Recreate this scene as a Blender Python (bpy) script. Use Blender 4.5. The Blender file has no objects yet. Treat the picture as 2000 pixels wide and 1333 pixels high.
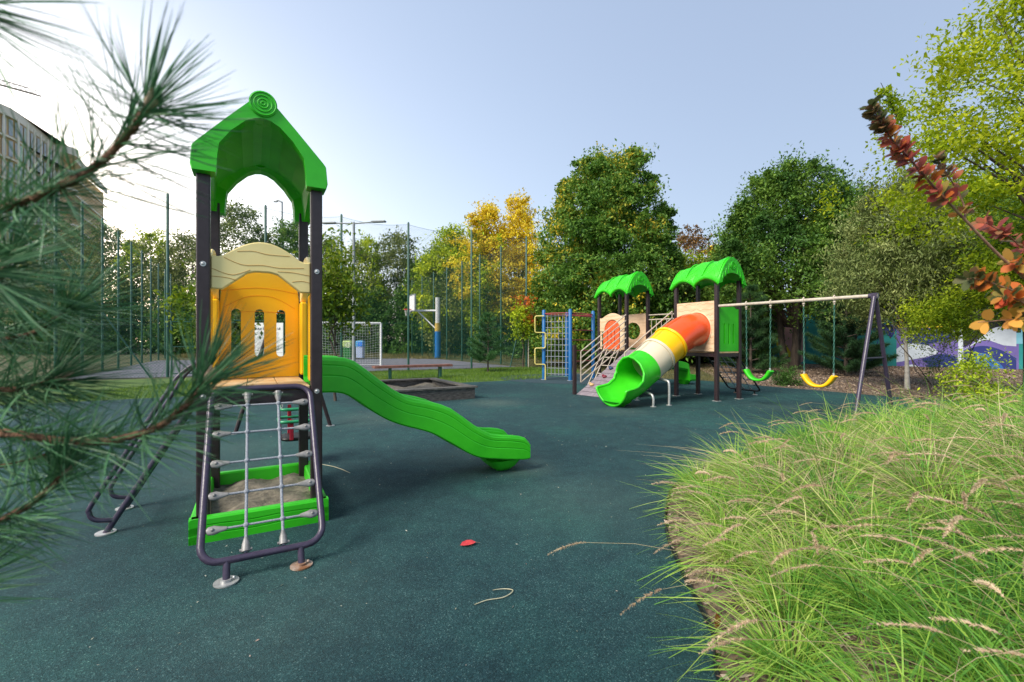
import bpy, math, random
import numpy as np
from mathutils import Vector, Matrix
R = math.radians
random.seed(7)
rng = np.random.default_rng(11)
S = bpy.context.scene
COL = S.collection

# ---------------------------------------------------------------- camera
EYE = 1.25
cam_d = bpy.data.cameras.new('camera')
cam_d.lens = 16.0
cam_d.sensor_width = 36.0
cam_d.clip_start = 0.02
cam_d.clip_end = 2000
cam_d.dof.use_dof = True
cam_d.dof.focus_distance = 5.0
cam_d.dof.aperture_fstop = 4.0
cam = bpy.data.objects.new('camera', cam_d)
COL.objects.link(cam)
cam.location = (0, 0, EYE)
cam.rotation_euler = (R(90), 0, 0)
S.camera = cam

# ---------------------------------------------------------------- sky, sun, exposure
SUN_EL, SUN_AZ = 9.0, -50.0            # azimuth measured from +Y towards +X
W = bpy.data.worlds.new('World')
S.world = W
W.use_nodes = True
wn = W.node_tree
bg = wn.nodes['Background']
sky = wn.nodes.new('ShaderNodeTexSky')
sky.sky_type = 'NISHITA'
sky.sun_disc = False
sky.sun_elevation = R(SUN_EL)
sky.sun_rotation = R(SUN_AZ)
sky.air_density = 1.0
sky.dust_density = 1.3
sky.ozone_density = 1.6
hs = wn.nodes.new('ShaderNodeHueSaturation')
hs.inputs['Saturation'].default_value = 0.70
wn.links.new(sky.outputs[0], hs.inputs['Color'])
# thin even veil of constant colour added over the sky to raise ambient light
veil = wn.nodes.new('ShaderNodeMix'); veil.data_type = 'RGBA'
veil.inputs[0].default_value = .55
veil.inputs[7].default_value = (1.45, 1.82, 2.62, 1)
wn.links.new(hs.outputs[0], veil.inputs[6])
wn.links.new(veil.outputs[2], bg.inputs[0])
bg.inputs[1].default_value = 0.14
sd = bpy.data.lights.new('fill_sun', 'SUN')
sd.energy = 2.4
sd.angle = R(26)
sd.color = (1.0, 0.93, 0.82)
fill_sun = bpy.data.objects.new('fill_sun', sd)
COL.objects.link(fill_sun)
LA, LE = -132.0, 42.0                  # lamp added from behind the camera to brighten front faces, off the sky's glow
sdir = Vector((math.sin(R(LA)) * math.cos(R(LE)), math.cos(R(LA)) * math.cos(R(LE)), math.sin(R(LE))))
fill_sun.rotation_euler = sdir.to_track_quat('Z', 'Y').to_euler()
S.view_settings.view_transform = 'Standard'
S.view_settings.look = 'None'
S.view_settings.exposure = 1.3
S.view_settings.gamma = 1.0
S.cycles.max_bounces = 6
S.cycles.transparent_max_bounces = 24
S.cycles.caustics_reflective = False
S.cycles.caustics_refractive = False

# ---------------------------------------------------------------- measuring helpers
F = 2000 * 16 / 36.0
U = Vector((0.870, 0.494, 0)).normalized()      # the playground grid
V = Vector((-U.y, U.x, 0))
ANG = math.atan2(U.y, U.x)
def G(px, py):                                   # ground point seen at a photo pixel
    y = EYE * F / (py - 666.5)
    return Vector(((px - 1000) / F * y, y, 0))
def P(px, py, y):
    return Vector(((px - 1000) / F * y, y, EYE - (py - 666.5) / F * y))

# ---------------------------------------------------------------- materials
MATS = {}
def srgb(r, g, b):
    f = lambda c: (c / 255 / 12.92) if c / 255 <= .04045 else ((c / 255 + .055) / 1.055) ** 2.4
    return (f(r), f(g), f(b), 1)
def mat(name, col, rough=.5, col2=None, scale=4, bump=0., bscale=60, metal=0., coat=0., detail=4, stretch=None, spec=.5):
    if name in MATS: return MATS[name]
    m = bpy.data.materials.new(name)
    m.use_nodes = True
    nt = m.node_tree
    b = nt.nodes['Principled BSDF']
    b.inputs['Roughness'].default_value = rough
    b.inputs['Metallic'].default_value = metal
    b.inputs['Specular IOR Level'].default_value = spec
    b.inputs['Coat Weight'].default_value = coat
    tc = nt.nodes.new('ShaderNodeTexCoord')
    src = tc.outputs['Object']
    if stretch:
        mp = nt.nodes.new('ShaderNodeMapping')
        mp.inputs['Scale'].default_value = stretch
        nt.links.new(src, mp.inputs[0]); src = mp.outputs[0]
    n = nt.nodes.new('ShaderNodeTexNoise')
    n.inputs['Scale'].default_value = scale
    n.inputs['Detail'].default_value = detail
    n.inputs['Roughness'].default_value = .6
    nt.links.new(src, n.inputs['Vector'])
    rp = nt.nodes.new('ShaderNodeValToRGB')
    rp.color_ramp.elements[0].position = .35
    rp.color_ramp.elements[1].position = .65
    rp.color_ramp.elements[0].color = col
    rp.color_ramp.elements[1].color = col2 or tuple(min(1, c * 1.12 + .002) for c in col[:3]) + (1,)
    nt.links.new(n.outputs['Fac'], rp.inputs[0])
    nt.links.new(rp.outputs[0], b.inputs['Base Color'])
    if bump:
        n2 = nt.nodes.new('ShaderNodeTexNoise')
        n2.inputs['Scale'].default_value = bscale
        n2.inputs['Detail'].default_value = 3
        nt.links.new(src, n2.inputs['Vector'])
        bp = nt.nodes.new('ShaderNodeBump')
        bp.inputs['Strength'].default_value = bump
        bp.inputs['Distance'].default_value = .01
        nt.links.new(n2.outputs['Fac'], bp.inputs['Height'])
        nt.links.new(bp.outputs[0], b.inputs['Normal'])
    MATS[name] = m
    return m
def leafmat(name, cols, trans=.35, rough=.55, scale=.8, gain=1.):
    """per-leaf colour scatter (random per island) mixed with broad patches; thin translucent leaves"""
    if name in MATS: return MATS[name]
    m = bpy.data.materials.new(name)
    m.use_nodes = True
    nt = m.node_tree
    b = nt.nodes['Principled BSDF']
    out = nt.nodes['Material Output']
    geo = nt.nodes.new('ShaderNodeNewGeometry')
    tc = nt.nodes.new('ShaderNodeTexCoord')
    n = nt.nodes.new('ShaderNodeTexNoise')
    n.inputs['Scale'].default_value = scale
    nt.links.new(tc.outputs['Object'], n.inputs['Vector'])
    mr = nt.nodes.new('ShaderNodeMapRange')
    mr.inputs['From Min'].default_value = .3
    mr.inputs['From Max'].default_value = .7
    nt.links.new(n.outputs['Fac'], mr.inputs['Value'])
    mx = nt.nodes.new('ShaderNodeMix')
    mx.inputs[0].default_value = .45
    nt.links.new(geo.outputs['Random Per Island'], mx.inputs[2])
    nt.links.new(mr.outputs[0], mx.inputs[3])
    rp = nt.nodes.new('ShaderNodeValToRGB')
    el = rp.color_ramp.elements
    while len(el) < len(cols): el.new(.5)
    for i, c in enumerate(cols):
        el[i].position = .08 + .84 * i / (len(cols) - 1)
        el[i].color = tuple(min(.9, x * gain) for x in c[:3]) + (1,)
    nt.links.new(mx.outputs[0], rp.inputs[0])
    nt.links.new(rp.outputs[0], b.inputs['Base Color'])
    b.inputs['Roughness'].default_value = rough
    b.inputs['Specular IOR Level'].default_value = .3
    tr = nt.nodes.new('ShaderNodeBsdfTranslucent')
    nt.links.new(rp.outputs[0], tr.inputs[0])
    ms = nt.nodes.new('ShaderNodeMixShader')
    ms.inputs[0].default_value = trans
    nt.links.new(b.outputs[0], ms.inputs[1]); nt.links.new(tr.outputs[0], ms.inputs[2])
    nt.links.new(ms.outputs[0], out.inputs[0])
    MATS[name] = m
    return m

def rubber_mat():
    m = bpy.data.materials.new('green_rubber_granules')
    m.use_nodes = True
    nt = m.node_tree; b = nt.nodes['Principled BSDF']
    L = nt.links.new
    geo = nt.nodes.new('ShaderNodeNewGeometry')
    def noise(s, d=2, r=.5):
        n = nt.nodes.new('ShaderNodeTexNoise'); n.inputs['Scale'].default_value = s
        n.inputs['Detail'].default_value = d; n.inputs['Roughness'].default_value = r
        L(geo.outputs['Position'], n.inputs['Vector']); return n
    def ramp(src, stops):
        rp = nt.nodes.new('ShaderNodeValToRGB'); el = rp.color_ramp.elements
        while len(el) < len(stops): el.new(.5)
        for i, (p, c) in enumerate(stops): el[i].position = p; el[i].color = c
        L(src, rp.inputs[0]); return rp
    def mix(fac, a, c, mode='MIX'):
        x = nt.nodes.new('ShaderNodeMix'); x.data_type = 'RGBA'; x.blend_type = mode
        if isinstance(fac, float): x.inputs[0].default_value = fac
        else: L(fac, x.inputs[0])
        L(a, x.inputs[6]); L(c, x.inputs[7]); return x.outputs[2]
    vor = nt.nodes.new('ShaderNodeTexVoronoi'); vor.inputs['Scale'].default_value = 230
    L(geo.outputs['Position'], vor.inputs['Vector'])
    grain = ramp(vor.outputs['Color'], [(0, (.003, .017, .019, 1)), (.45, (.011, .043, .048, 1)), (.8, (.022, .071, .077, 1)), (1, (.12, .21, .20, 1))])
    broad = ramp(noise(.45, 5, .6).outputs['Fac'], [(.3, (.62, .72, .80, 1)), (.5, (1, 1, 1, 1)), (.7, (1.15, 1.5, 1.25, 1))])
    mid = ramp(noise(5, 4, .7).outputs['Fac'], [(.3, (.72, .76, .80, 1)), (.7, (1.35, 1.30, 1.22, 1))])
    c = mix(1.0, grain.outputs[0], broad.outputs[0], 'MULTIPLY')
    c = mix(1.0, c, mid.outputs[0], 'MULTIPLY')
    # trodden-in dust where feet land: a few worn areas
    for (x, y, r, s) in [(-.3, 4.9, 1.0, .55), (-3.2, 5.3, .9, .4), (-.35, 9.2, .9, .8), (1.9, 8.1, .8, .5), (5.1, 8.6, 1.0, .35), (-2.2, 7.4, 1.2, .6), (.6, 3.6, 1.1, .28), (-1.0, 2.1, .9, .22), (-2.7, 4.3, .8, .35), (0.1, 4.5, .45, .8)]:
        vm = nt.nodes.new('ShaderNodeVectorMath'); vm.operation = 'DISTANCE'
        vm.inputs[1].default_value = (x, y, 0)
        L(geo.outputs['Position'], vm.inputs[0])
        mr = nt.nodes.new('ShaderNodeMapRange'); mr.interpolation_type = 'SMOOTHSTEP'
        mr.inputs['From Min'].default_value = 0; mr.inputs['From Max'].default_value = r
        mr.inputs['To Min'].default_value = s; mr.inputs['To Max'].default_value = 0
        L(vm.outputs['Value'], mr.inputs['Value'])
        mt = nt.nodes.new('ShaderNodeMath'); mt.operation = 'MULTIPLY'
        L(mr.outputs[0], mt.inputs[0]); L(noise(9, 4, .75).outputs['Fac'], mt.inputs[1])
        d = nt.nodes.new('ShaderNodeRGB'); d.outputs[0].default_value = (.10, .15, .12, 1)
        c = mix(mt.outputs[0], c, d.outputs[0])
    L(c, b.inputs['Base Color'])
    b.inputs['Roughness'].default_value = .8
    b.inputs['Specular IOR Level'].default_value = .3
    bp = nt.nodes.new('ShaderNodeBump'); bp.inputs['Strength'].default_value = .6; bp.inputs['Distance'].default_value = .004
    L(vor.outputs['Distance'], bp.inputs['Height']); L(bp.outputs[0], b.inputs['Normal'])
    return m
def net_mat(name, col, mesh, wire):
    """chain link: diamond wires, open between them (UV in metres)"""
    m = bpy.data.materials.new(name); m.use_nodes = True
    nt = m.node_tree; L = nt.links.new; b = nt.nodes['Principled BSDF']; out = nt.nodes['Material Output']
    b.inputs['Base Color'].default_value = col; b.inputs['Roughness'].default_value = .5
    uv = nt.nodes.new('ShaderNodeUVMap'); sp = nt.nodes.new('ShaderNodeSeparateXYZ'); L(uv.outputs[0], sp.inputs[0])
    def M(op, a, c=None):
        x = nt.nodes.new('ShaderNodeMath'); x.operation = op
        for i, v in enumerate((a, c)):
            if v is None: continue
            if isinstance(v, (int, float)): x.inputs[i].default_value = v
            else: L(v, x.inputs[i])
        return x.outputs[0]
    s1 = M('ADD', sp.outputs[0], sp.outputs[1]); s2 = M('SUBTRACT', sp.outputs[0], sp.outputs[1])
    w = []
    for s in (s1, s2):
        f = M('FRACT', M('DIVIDE', s, mesh))
        w.append(M('LESS_THAN', f, wire / mesh))
    a = M('MAXIMUM', w[0], w[1])
    t = nt.nodes.new('ShaderNodeBsdfTransparent'); ms = nt.nodes.new('ShaderNodeMixShader')
    L(a, ms.inputs[0]); L(t.outputs[0], ms.inputs[1]); L(b.outputs[0], ms.inputs[2]); L(ms.outputs[0], out.inputs[0])
    return m

GREEN = mat('green_plastic', (.022, .43, .006, 1), .42, (.048, .60, .012, 1), 1.6, bump=.05, bscale=25, detail=9)
GREENM = mat('moulded_green_plastic', (.028, .50, .006, 1), .4, (.04, .56, .01, 1), 3, bump=.9, bscale=14, stretch=(1, 1, 1.6))
YELLOW = mat('yellow_plastic', (.98, .49, .002, 1), .36, (1.0, .56, .004, 1), 2, bump=.05, bscale=20)
TAN = mat('cream_plastic', (.94, .73, .29, 1), .45, (.98, .80, .36, 1), 3, bump=.08, bscale=20)
TANW = mat('woodgrain_cream_plastic', (.62, .42, .25, 1), .45, (.78, .58, .38, 1), 3, bump=.35, bscale=6, stretch=(1, 1, 4))
RED = mat('orange_red_plastic', (.86, .085, .012, 1), .3, (.92, .10, .02, 1), 2, coat=.2)
BEIGE = mat('beige_plastic', (.62, .53, .38, 1), .35, (.66, .57, .42, 1), 2)
POST = mat('dark_brown_powder_coat', (.022, .012, .014, 1), .38, (.032, .020, .023, 1), 20, bump=.1, bscale=80)
PURP = mat('dark_violet_powder_coat', (.040, .030, .055, 1), .35, (.055, .042, .075, 1), 30, bump=.1, bscale=90)
STEEL = mat('galvanised_steel', (.42, .42, .42, 1), .4, (.60, .60, .58, 1), 30, metal=.6)
ALU = mat('grey_cast_plastic', (.17, .165, .16, 1), .4, (.29, .28, .27, 1), 25)
RUST = mat('rusty_steel', (.40, .33, .28, 1), .6, (.20, .085, .035, 1), 14)
ROPE = mat('grey_rope', (.20, .22, .26, 1), .8, (.36, .38, .42, 1), 120, bump=.6, bscale=300)
TANTUBE = mat('beige_painted_tube', (.40, .34, .27, 1), .45, (.55, .48, .39, 1), 12)
PLANK = mat('plum_grey_planks', (.16, .13, .15, 1), .6, (.26, .22, .24, 1), 6, bump=.2, bscale=30, stretch=(1, 6, 1))
BLUE = mat('blue_paint', (.004, .10, .28, 1), .5, (.006, .13, .36, 1), 8)
YTUBE = mat('pale_yellow_paint', (.62, .52, .13, 1), .45, (.72, .62, .22, 1), 12)
REDT = mat('dark_red_paint', (.28, .035, .045, 1), .45, (.38, .07, .06, 1), 12)
DGREEN = mat('dark_green_paint', (.010, .060, .042, 1), .45, (.018, .09, .062, 1), 8)
WHITE = mat('white_paint', (.70, .70, .68, 1), .5, (.82, .82, .82, 1), 6)
GREYP = mat('grey_painted_steel', (.20, .22, .23, 1), .45, (.30, .32, .33, 1), 10)
DWOOD = mat('dark_weathered_wood', (.035, .032, .030, 1), .8, (.12, .11, .10, 1), 9, bump=.5, bscale=40, stretch=(1, 1, 5))
RIMW = mat('grey_timber_rim', (.06, .055, .05, 1), .75, (.13, .12, .105, 1), 14, bump=.3, bscale=50)
BWOOD = mat('red_brown_plank', (.16, .06, .045, 1), .6, (.27, .12, .09, 1), 10, bump=.2, bscale=60, stretch=(1, 8, 1))
SAND = mat('dirty_sand', (.09, .08, .06, 1), .95, (.22, .19, .14, 1), 16, bump=.8, bscale=60, detail=8)
DECKM = mat('worn_tan_deck', (.52, .30, .12, 1), .5, (.66, .48, .27, 1), 9, bump=.2, bscale=40)
BARK = mat('brown_bark', (.035, .026, .020, 1), .9, (.10, .075, .055, 1), 12, bump=.8, bscale=40, stretch=(1, 1, .3))
PBARK = mat('pale_bark', (.30, .28, .24, 1), .85, (.46, .43, .38, 1), 10, bump=.5, bscale=50)
PINEB = mat('pine_twig_bark', (.10, .045, .025, 1), .85, (.26, .13, .07, 1), 60, bump=1., bscale=160)
BLACKP = mat('black_plastic', (.012, .012, .012, 1), .45)

# ---------------------------------------------------------------- object helpers
def link(name, data=None, parent=None, loc=None, rz=0.):
    o = bpy.data.objects.new(name, data)
    COL.objects.link(o)
    if parent: o.parent = parent
    if loc is not None: o.location = loc
    if rz: o.rotation_euler = (0, 0, rz)
    return o
def tag(o, label=None, cat=None, group=None, kind=None):
    if label: o['label'] = label
    if cat: o['category'] = cat
    if group: o['group'] = group
    if kind: o['kind'] = kind
    return o
def thing(name, label, cat, loc=(0, 0, 0), rz=0., group=None):
    return tag(link(name, None, None, loc, rz), label, cat, group)
def copy_tree(o, parent=None):
    c = o.copy(); COL.objects.link(c); c.parent = parent
    for ch in list(o.children): copy_tree(ch, c)
    return c

class MB:
    def __init__(s): s.v = []; s.f = []; s.mi = []; s.sm = []
    def add(s, vs, fs, mi=0, smooth=False):
        o = len(s.v); s.v += [tuple(v) for v in vs]
        for f in fs: s.f.append(tuple(i + o for i in f)); s.mi.append(mi); s.sm.append(smooth)
        return s
    def box(s, c, d, M=None, mi=0, bev=0.):
        x, y, z = d[0] / 2, d[1] / 2, d[2] / 2
        if bev:
            b = bev; pts = [(-x + b, -y), (x - b, -y), (x, -y + b), (x, y - b), (x - b, y), (-x + b, y), (-x, y - b), (-x, -y + b)]
            vs = []
            for zz, k in ((-z, 1), (-z + b, 0), (z - b, 0), (z, 1)):
                for (a, e) in pts:
                    q = 1 - (b / max(x, y)) * k * .8
                    vs.append(Vector((a * q, e * q, zz)))
            fs = [tuple(range(7, -1, -1)), tuple(range(24, 32))]
            for r in range(3):
                for i in range(8): fs.append((r * 8 + i, r * 8 + (i + 1) % 8, r * 8 + 8 + (i + 1) % 8, r * 8 + 8 + i))
        else:
            vs = [Vector((a, b, e)) for e in (-z, z) for (a, b) in ((-x, -y), (x, -y), (x, y), (-x, y))]
            fs = [(3, 2, 1, 0), (4, 5, 6, 7), (0, 1, 5, 4), (1, 2, 6, 5), (2, 3, 7, 6), (3, 0, 4, 7)]
        if M is not None: vs = [M @ v for v in vs]
        c = Vector(c)
        return s.add([v + c for v in vs], fs, mi)
    def tube(s, pts, r, n=8, closed=False, mi=0, cap=True, smooth=True):
        pts = [Vector(p) for p in pts]; m = len(pts)
        rs = r if isinstance(r, (list, tuple)) else [r] * m
        prev = None; vs = []
        for i, p in enumerate(pts):
            if closed: t = pts[(i + 1) % m] - pts[i - 1]
            else: t = pts[min(i + 1, m - 1)] - pts[max(i - 1, 0)]
            if t.length < 1e-9: t = Vector((0, 0, 1))
            t.normalize()
            if prev is None:
                a = Vector((0, 0, 1)) if abs(t.z) < .9 else Vector((1, 0, 0))
                nx = t.cross(a).normalized()
            else:
                nx = prev - t * prev.dot(t)
                if nx.length < 1e-6: nx = t.orthogonal()
                nx.normalize()
            prev = nx; ny = t.cross(nx)
            for k in range(n):
                a = 2 * math.pi * k / n
                vs.append(p + (nx * math.cos(a) + ny * math.sin(a)) * rs[i])
        fs = []
        for i in range(m if closed else m - 1):
            j = (i + 1) % m
            for k in range(n): fs.append((i * n + k, i * n + (k + 1) % n, j * n + (k + 1) % n, j * n + k))
        s.add(vs, fs, mi, smooth)
        if cap and not closed: s.add(vs[:n], [tuple(range(n - 1, -1, -1))], mi); s.add(vs[-n:], [tuple(range(n))], mi)
        return s
    def loft(s, rings, mi=0, smooth=True, cap=True, closed=True):
        n = len(rings[0]); vs = [v for r in rings for v in r]; fs = []
        for i in range(len(rings) - 1):
            for k in range(n if closed else n - 1): fs.append((i * n + k, i * n + (k + 1) % n, (i + 1) * n + (k + 1) % n, (i + 1) * n + k))
        s.add(vs, fs, mi, smooth)
        if cap and closed: s.add(rings[0], [tuple(range(n - 1, -1, -1))], mi); s.add(rings[-1], [tuple(range(n))], mi)
        return s
    def prism(s, poly, O, X, Y, N, t, mi=0, bev=0.):
        """2-D outline (x,y) on frame O,X,Y pushed t along N, both rims softened"""
        X, Y, N, O = Vector(X), Vector(Y), Vector(N), Vector(O)
        n = len(poly)
        def inset(d):
            if d == 0: return poly
            out = []
            area = sum(poly[i][0] * poly[(i + 1) % n][1] - poly[(i + 1) % n][0] * poly[i][1] for i in range(n))
            sg = 1 if area > 0 else -1
            for i in range(n):
                p0, p1, p2 = Vector(poly[i - 1]), Vector(poly[i]), Vector(poly[(i + 1) % n])
                a = (p1 - p0); b = (p2 - p1)
                a = a.normalized() if a.length > 1e-9 else b.normalized(); b = b.normalized() if b.length > 1e-9 else a
                na, nb = Vector((-a.y, a.x)) * sg, Vector((-b.y, b.x)) * sg
                k = na + nb
                k = k.normalized() / max(.5, k.normalized().dot(na)) if k.length > 1e-6 else na
                out.append((p1.x + k.x * d, p1.y + k.y * d))
            return out
        levels = [(0, bev), (bev, 0), (t - bev, 0), (t, bev)] if bev else [(0, 0), (t, 0)]
        rings = [[O + X * p[0] + Y * p[1] + N * h for p in inset(d)] for h, d in levels]
        return s.loft(rings, mi, False)
    def cyl(s, a, b, r, n=16, mi=0): return s.tube([a, b], r, n, mi=mi)
    def ball(s, c, r, n=8, mi=0, sc=(1, 1, 1)):
        c = Vector(c); rings = []
        for i in range(n + 1):
            th = math.pi * (i / n * .98 + .01)
            rings.append([c + Vector((math.sin(th) * math.cos(2 * math.pi * k / (n * 2)) * sc[0], math.sin(th) * math.sin(2 * math.pi * k / (n * 2)) * sc[1], math.cos(th) * sc[2])) * r for k in range(n * 2)])
        return s.loft(rings[::-1], mi)
    def build(s, name, mats, parent=None, loc=None, rz=0.):
        me = bpy.data.meshes.new(name)
        me.from_pydata(s.v, [], s.f)
        for m in (mats if isinstance(mats, (list, tuple)) else [mats]): me.materials.append(m)
        me.polygons.foreach_set('material_index', s.mi)
        me.polygons.foreach_set('use_smooth', s.sm)
        me.update()
        return link(name, me, parent, loc, rz)
def mesh_np(name, verts, quads, m, parent=None, n=4, loc=None):
    me = bpy.data.meshes.new(name)
    k = len(quads)
    me.vertices.add(len(verts)); me.vertices.foreach_set('co', np.ascontiguousarray(verts, dtype=np.float32).ravel())
    me.loops.add(k * n); me.loops.foreach_set('vertex_index', np.ascontiguousarray(quads, dtype=np.int32).ravel())
    me.polygons.add(k); me.polygons.foreach_set('loop_start', np.arange(0, k * n, n, dtype=np.int32))
    me.materials.append(m)
    me.update(calc_edges=True); me.validate()
    return link(name, me, parent, loc)
def arc(cx, cy, r, a0, a1, n):
    return [(cx + r * math.cos(R(a0 + (a1 - a0) * i / n)), cy + r * math.sin(R(a0 + (a1 - a0) * i / n))) for i in range(n + 1)]
def catmull(pts, n=6):
    pts = [Vector(p) for p in pts]; out = []
    for i in range(len(pts) - 1):
        p0, p1, p2, p3 = pts[max(i - 1, 0)], pts[i], pts[i + 1], pts[min(i + 2, len(pts) - 1)]
        for k in range(n):
            t = k / n
            out.append(.5 * ((2 * p1) + (p2 - p0) * t + (2 * p0 - 5 * p1 + 4 * p2 - p3) * t * t + (3 * p1 - p0 - 3 * p2 + p3) * t ** 3))
    return out + [pts[-1]]
def rpoly(a, e, r, n=4):
    """rounded rectangle loop of half sizes a x e"""
    o = []
    for (cx, cy, s0) in ((a - r, e - r, 0), (-a + r, e - r, 90), (-a + r, -e + r, 180), (a - r, -e + r, 270)): o += arc(cx, cy, r, s0, s0 + 90, n)
    return o
EX, EY, EZ = Vector((1, 0, 0)), Vector((0, 1, 0)), Vector((0, 0, 1))

# ---------------------------------------------------------------- ground
def sheet(name, pts, z, m, label=None):
    mb = MB(); mb.add([(p[0], p[1], z) for p in pts], [tuple(range(len(pts)))])
    return tag(mb.build(name, m), kind='structure')
GRASSG = mat('olive_turf_soil', (.035, .045, .014, 1), .95, (.10, .095, .035, 1), .9, bump=.6, bscale=30, detail=10)
LAWNM = mat('lawn_soil', (.035, .075, .010, 1), .95, (.085, .15, .022, 1), 1.5, bump=.6, bscale=40, detail=10)
COURTM = mat('grey_violet_asphalt', (.095, .10, .12, 1), .9, (.155, .155, .18, 1), 2.5, bump=.4, bscale=200, detail=12)
PADM = mat('blue_grey_rubber', (.016, .038, .05, 1), .85, (.03, .062, .075, 1), 40, bump=.4, bscale=300, detail=6)
MULCHG = mat('brown_mulch', (.045, .028, .018, 1), .95, (.24, .17, .12, 1), 14, bump=1., bscale=50, detail=12)
g = MB(); g.add([(-600, -60, -.016), (600, -60, -.016), (600, 900, -.016), (-600, 900, -.016)], [(0, 1, 2, 3)])
tag(g.build('ground', GRASSG), kind='structure')
L0 = Vector((-1.53, 13.6, 0))
edge = [L0 - U * 22, L0 - U * 4, L0, L0 + U * 3.0, Vector((3.5, 15.9, 0)), Vector((6.1, 14.3, 0)), Vector((7.06, 12.55, 0)), Vector((7.77, 11.5, 0)), Vector((8.3, 10.5, 0)), Vector((8.9, 9.8, 0)), Vector((10.5, 8.4, 0)), Vector((16, 5.5, 0)), Vector((16, -6, 0)), Vector((-16, -6, 0)), Vector((-22, 0, 0))]
rub = sheet('rubber_surface', edge, 0.0, rubber_mat())
sheet('climbing_pad', [(2.1 + 2.5 * math.cos(R(a)), 15.3 + 2.1 * math.sin(R(a))) for a in range(0, 360, 10)], .004, PADM)
FC = [Vector((-14.4, 14.36, 0)), Vector((.9, 22.2, 0))]
sheet('court', [FC[0] + V * .3, FC[1] + V * .3 - U * .6, FC[1] + V * 17 - U * .6, FC[0] + V * 17], -.004, COURTM)
sheet('lawn', [L0 - U * 16, L0, L0 + U * 2.9, Vector((1.6, 17.2, 0)), Vector((2.8, 18.6, 0)), Vector((2.6, 20.6, 0)), FC[1] + Vector((0, -.3, 0)), FC[0] + Vector((0, -.4, 0)), FC[0] - U * 4], -.010, LAWNM)
sheet('mulch_bed', [Vector((7.06, 12.56, 0)), Vector((6.6, 14.5, 0)), Vector((8.0, 19, 0)), Vector((9, 27, 0)), Vector((30, 22, 0)), Vector((30, 6, 0)), Vector((10.5, 8.4, 0)), Vector((8.9, 9.8, 0)), Vector((7.77, 11.5, 0))], -.006, MULCHG)

# ---------------------------------------------------------------- near tower
def sqpost(mb, x, y, z0, z1, w=.074, b=.009):
    h = w / 2
    ring = lambda z: [Vector((x + p[0], y + p[1], z)) for p in rpoly(h, h, b, 2)]
    mb.loft([ring(z0), ring(z1)], smooth=False)
    return mb
def wave_grooves(mb, O, X, Y, N, lines, w=.006, mi=0):
    """dark hairlines laid on a moulded face, groove shade put into their colour"""
    X, Y, N, O = map(Vector, (X, Y, N, O))
    for ln in lines:
        pts = catmull([(a, b, 0) for a, b in ln], 5)
        mb.tube([O + X * p.x + Y * p.y + N * .0005 for p in pts], w * .5, 5, mi=mi)
T1 = Vector((-1.669, 3.049, 0))
SU, SV, DZ, EV = .33, .95, .94, 2.33
tw = thing('slide_tower', 'near play tower with a plain pointed green roof, yellow slotted panel and wavy slide', 'play tower', T1, ANG)
for (x, y) in ((-SU, 0), (SU, 0), (-SU, SV), (SU, SV)):
    p = sqpost(MB(), x, y, 0, EV + .04).build('post', POST, tw)
    fy = y - .04 if y == 0 else y + .04
    for zz in ((1.735, .90) if y == 0 else (.90,)):
        b = MB(); b.ball((x, fy, zz), .011, 5, sc=(1, .6, 1)); b.cyl((x, fy - .001, zz), (x, fy + .004, zz), .017, 12); b.build('bolt', STEEL, p)
# deck of three planks and its frame
for i in range(3):
    w = (2 * SU - .08) / 3
    MB().box((-SU + .04 + w * (i + .5), SV / 2, DZ - .012), (w - .006, SV + .04, .024), bev=.004).build('deck_plank', DECKM, tw)
fr = MB()
fr.box((0, -.012, DZ - .065), (2 * SU - .07, .04, .08)); fr.box((0, SV + .012, DZ - .065), (2 * SU - .07, .04, .08))
fr.box((-SU, SV / 2, DZ - .065), (.04, SV - .08, .08)); fr.box((SU, SV / 2, DZ - .065), (.04, SV - .08, .08))
fr.build('deck_frame', POST, tw)
# front cream arch
def arch_outline(w, zl, zc, bl, bc, rnd=False):
    """top edge: shoulders then a bow; bottom edge: feet then an angular arch"""
    top = [(-w, zl), (-w * .86, zl - .004)]
    for i in range(17):
        t = -1 + 2 * i / 16
        top.append((t * w * .76, zl + .006 + (zc - zl) * math.cos(math.pi / 2 * t) ** .95))
    top += [(w * .86, zl - .004), (w, zl)]
    bot = [(w, bl), (w * .78, bl), (w * .62, bl + (bc - bl) * .3), (w * .3, bc - .012), (w * .15, bc), (-w * .15, bc), (-w * .3, bc - .012), (-w * .62, bl + (bc - bl) * .3), (-w * .78, bl), (-w, bl)]
    if rnd: bot = [(w, bl)] + [(.30 * math.cos(R(k)), bl + (bc - bl) * math.sin(R(k)) ** .9 + .0) for k in range(0, 181, 12)] + [(-w, bl)]
    return top + bot
def cream_arch(par, O, X, N, w, t=.05, name='arch_panel', m=None, zs=(1.80, 1.905, 1.585, 1.71), rnd=False):
    mb = MB(); O = Vector(O); X = Vector(X); N = Vector(N)
    mb.prism(arch_outline(w, *zs, rnd), O - N * t, X, EZ, N, t, bev=.008)
    zl, zc, bl, bc = zs
    L = [[(-w * .98, zl - .085), (-w * .6, zl - .12), (-w * .25, bc + .01)], [(-w * .75, zl - .01), (-w * .4, zl - .05), (0, zl - .045), (w * .35, zl - .055), (w * .85, zl - .045)],
         [(-w * .5, zl + .035), (-w * .2, zl + .045), (w * .1, zl + .03), (w * .55, zl + .03)], [(-w * .98, bl + .08), (-w * .7, bl + .075), (-w * .5, bl + .06)],
         [(w * .3, bc + .01), (w * .6, bc + .01), (w * .98, bc - .005)], [(w * .6, bl + .07), (w * .8, bl + .08), (w * .98, bl + .07)]]
    wave_grooves(mb, O, X, EZ, N, L, .004, 1)
    return mb.build(name, [m or TAN, GROOVE], par)
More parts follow.
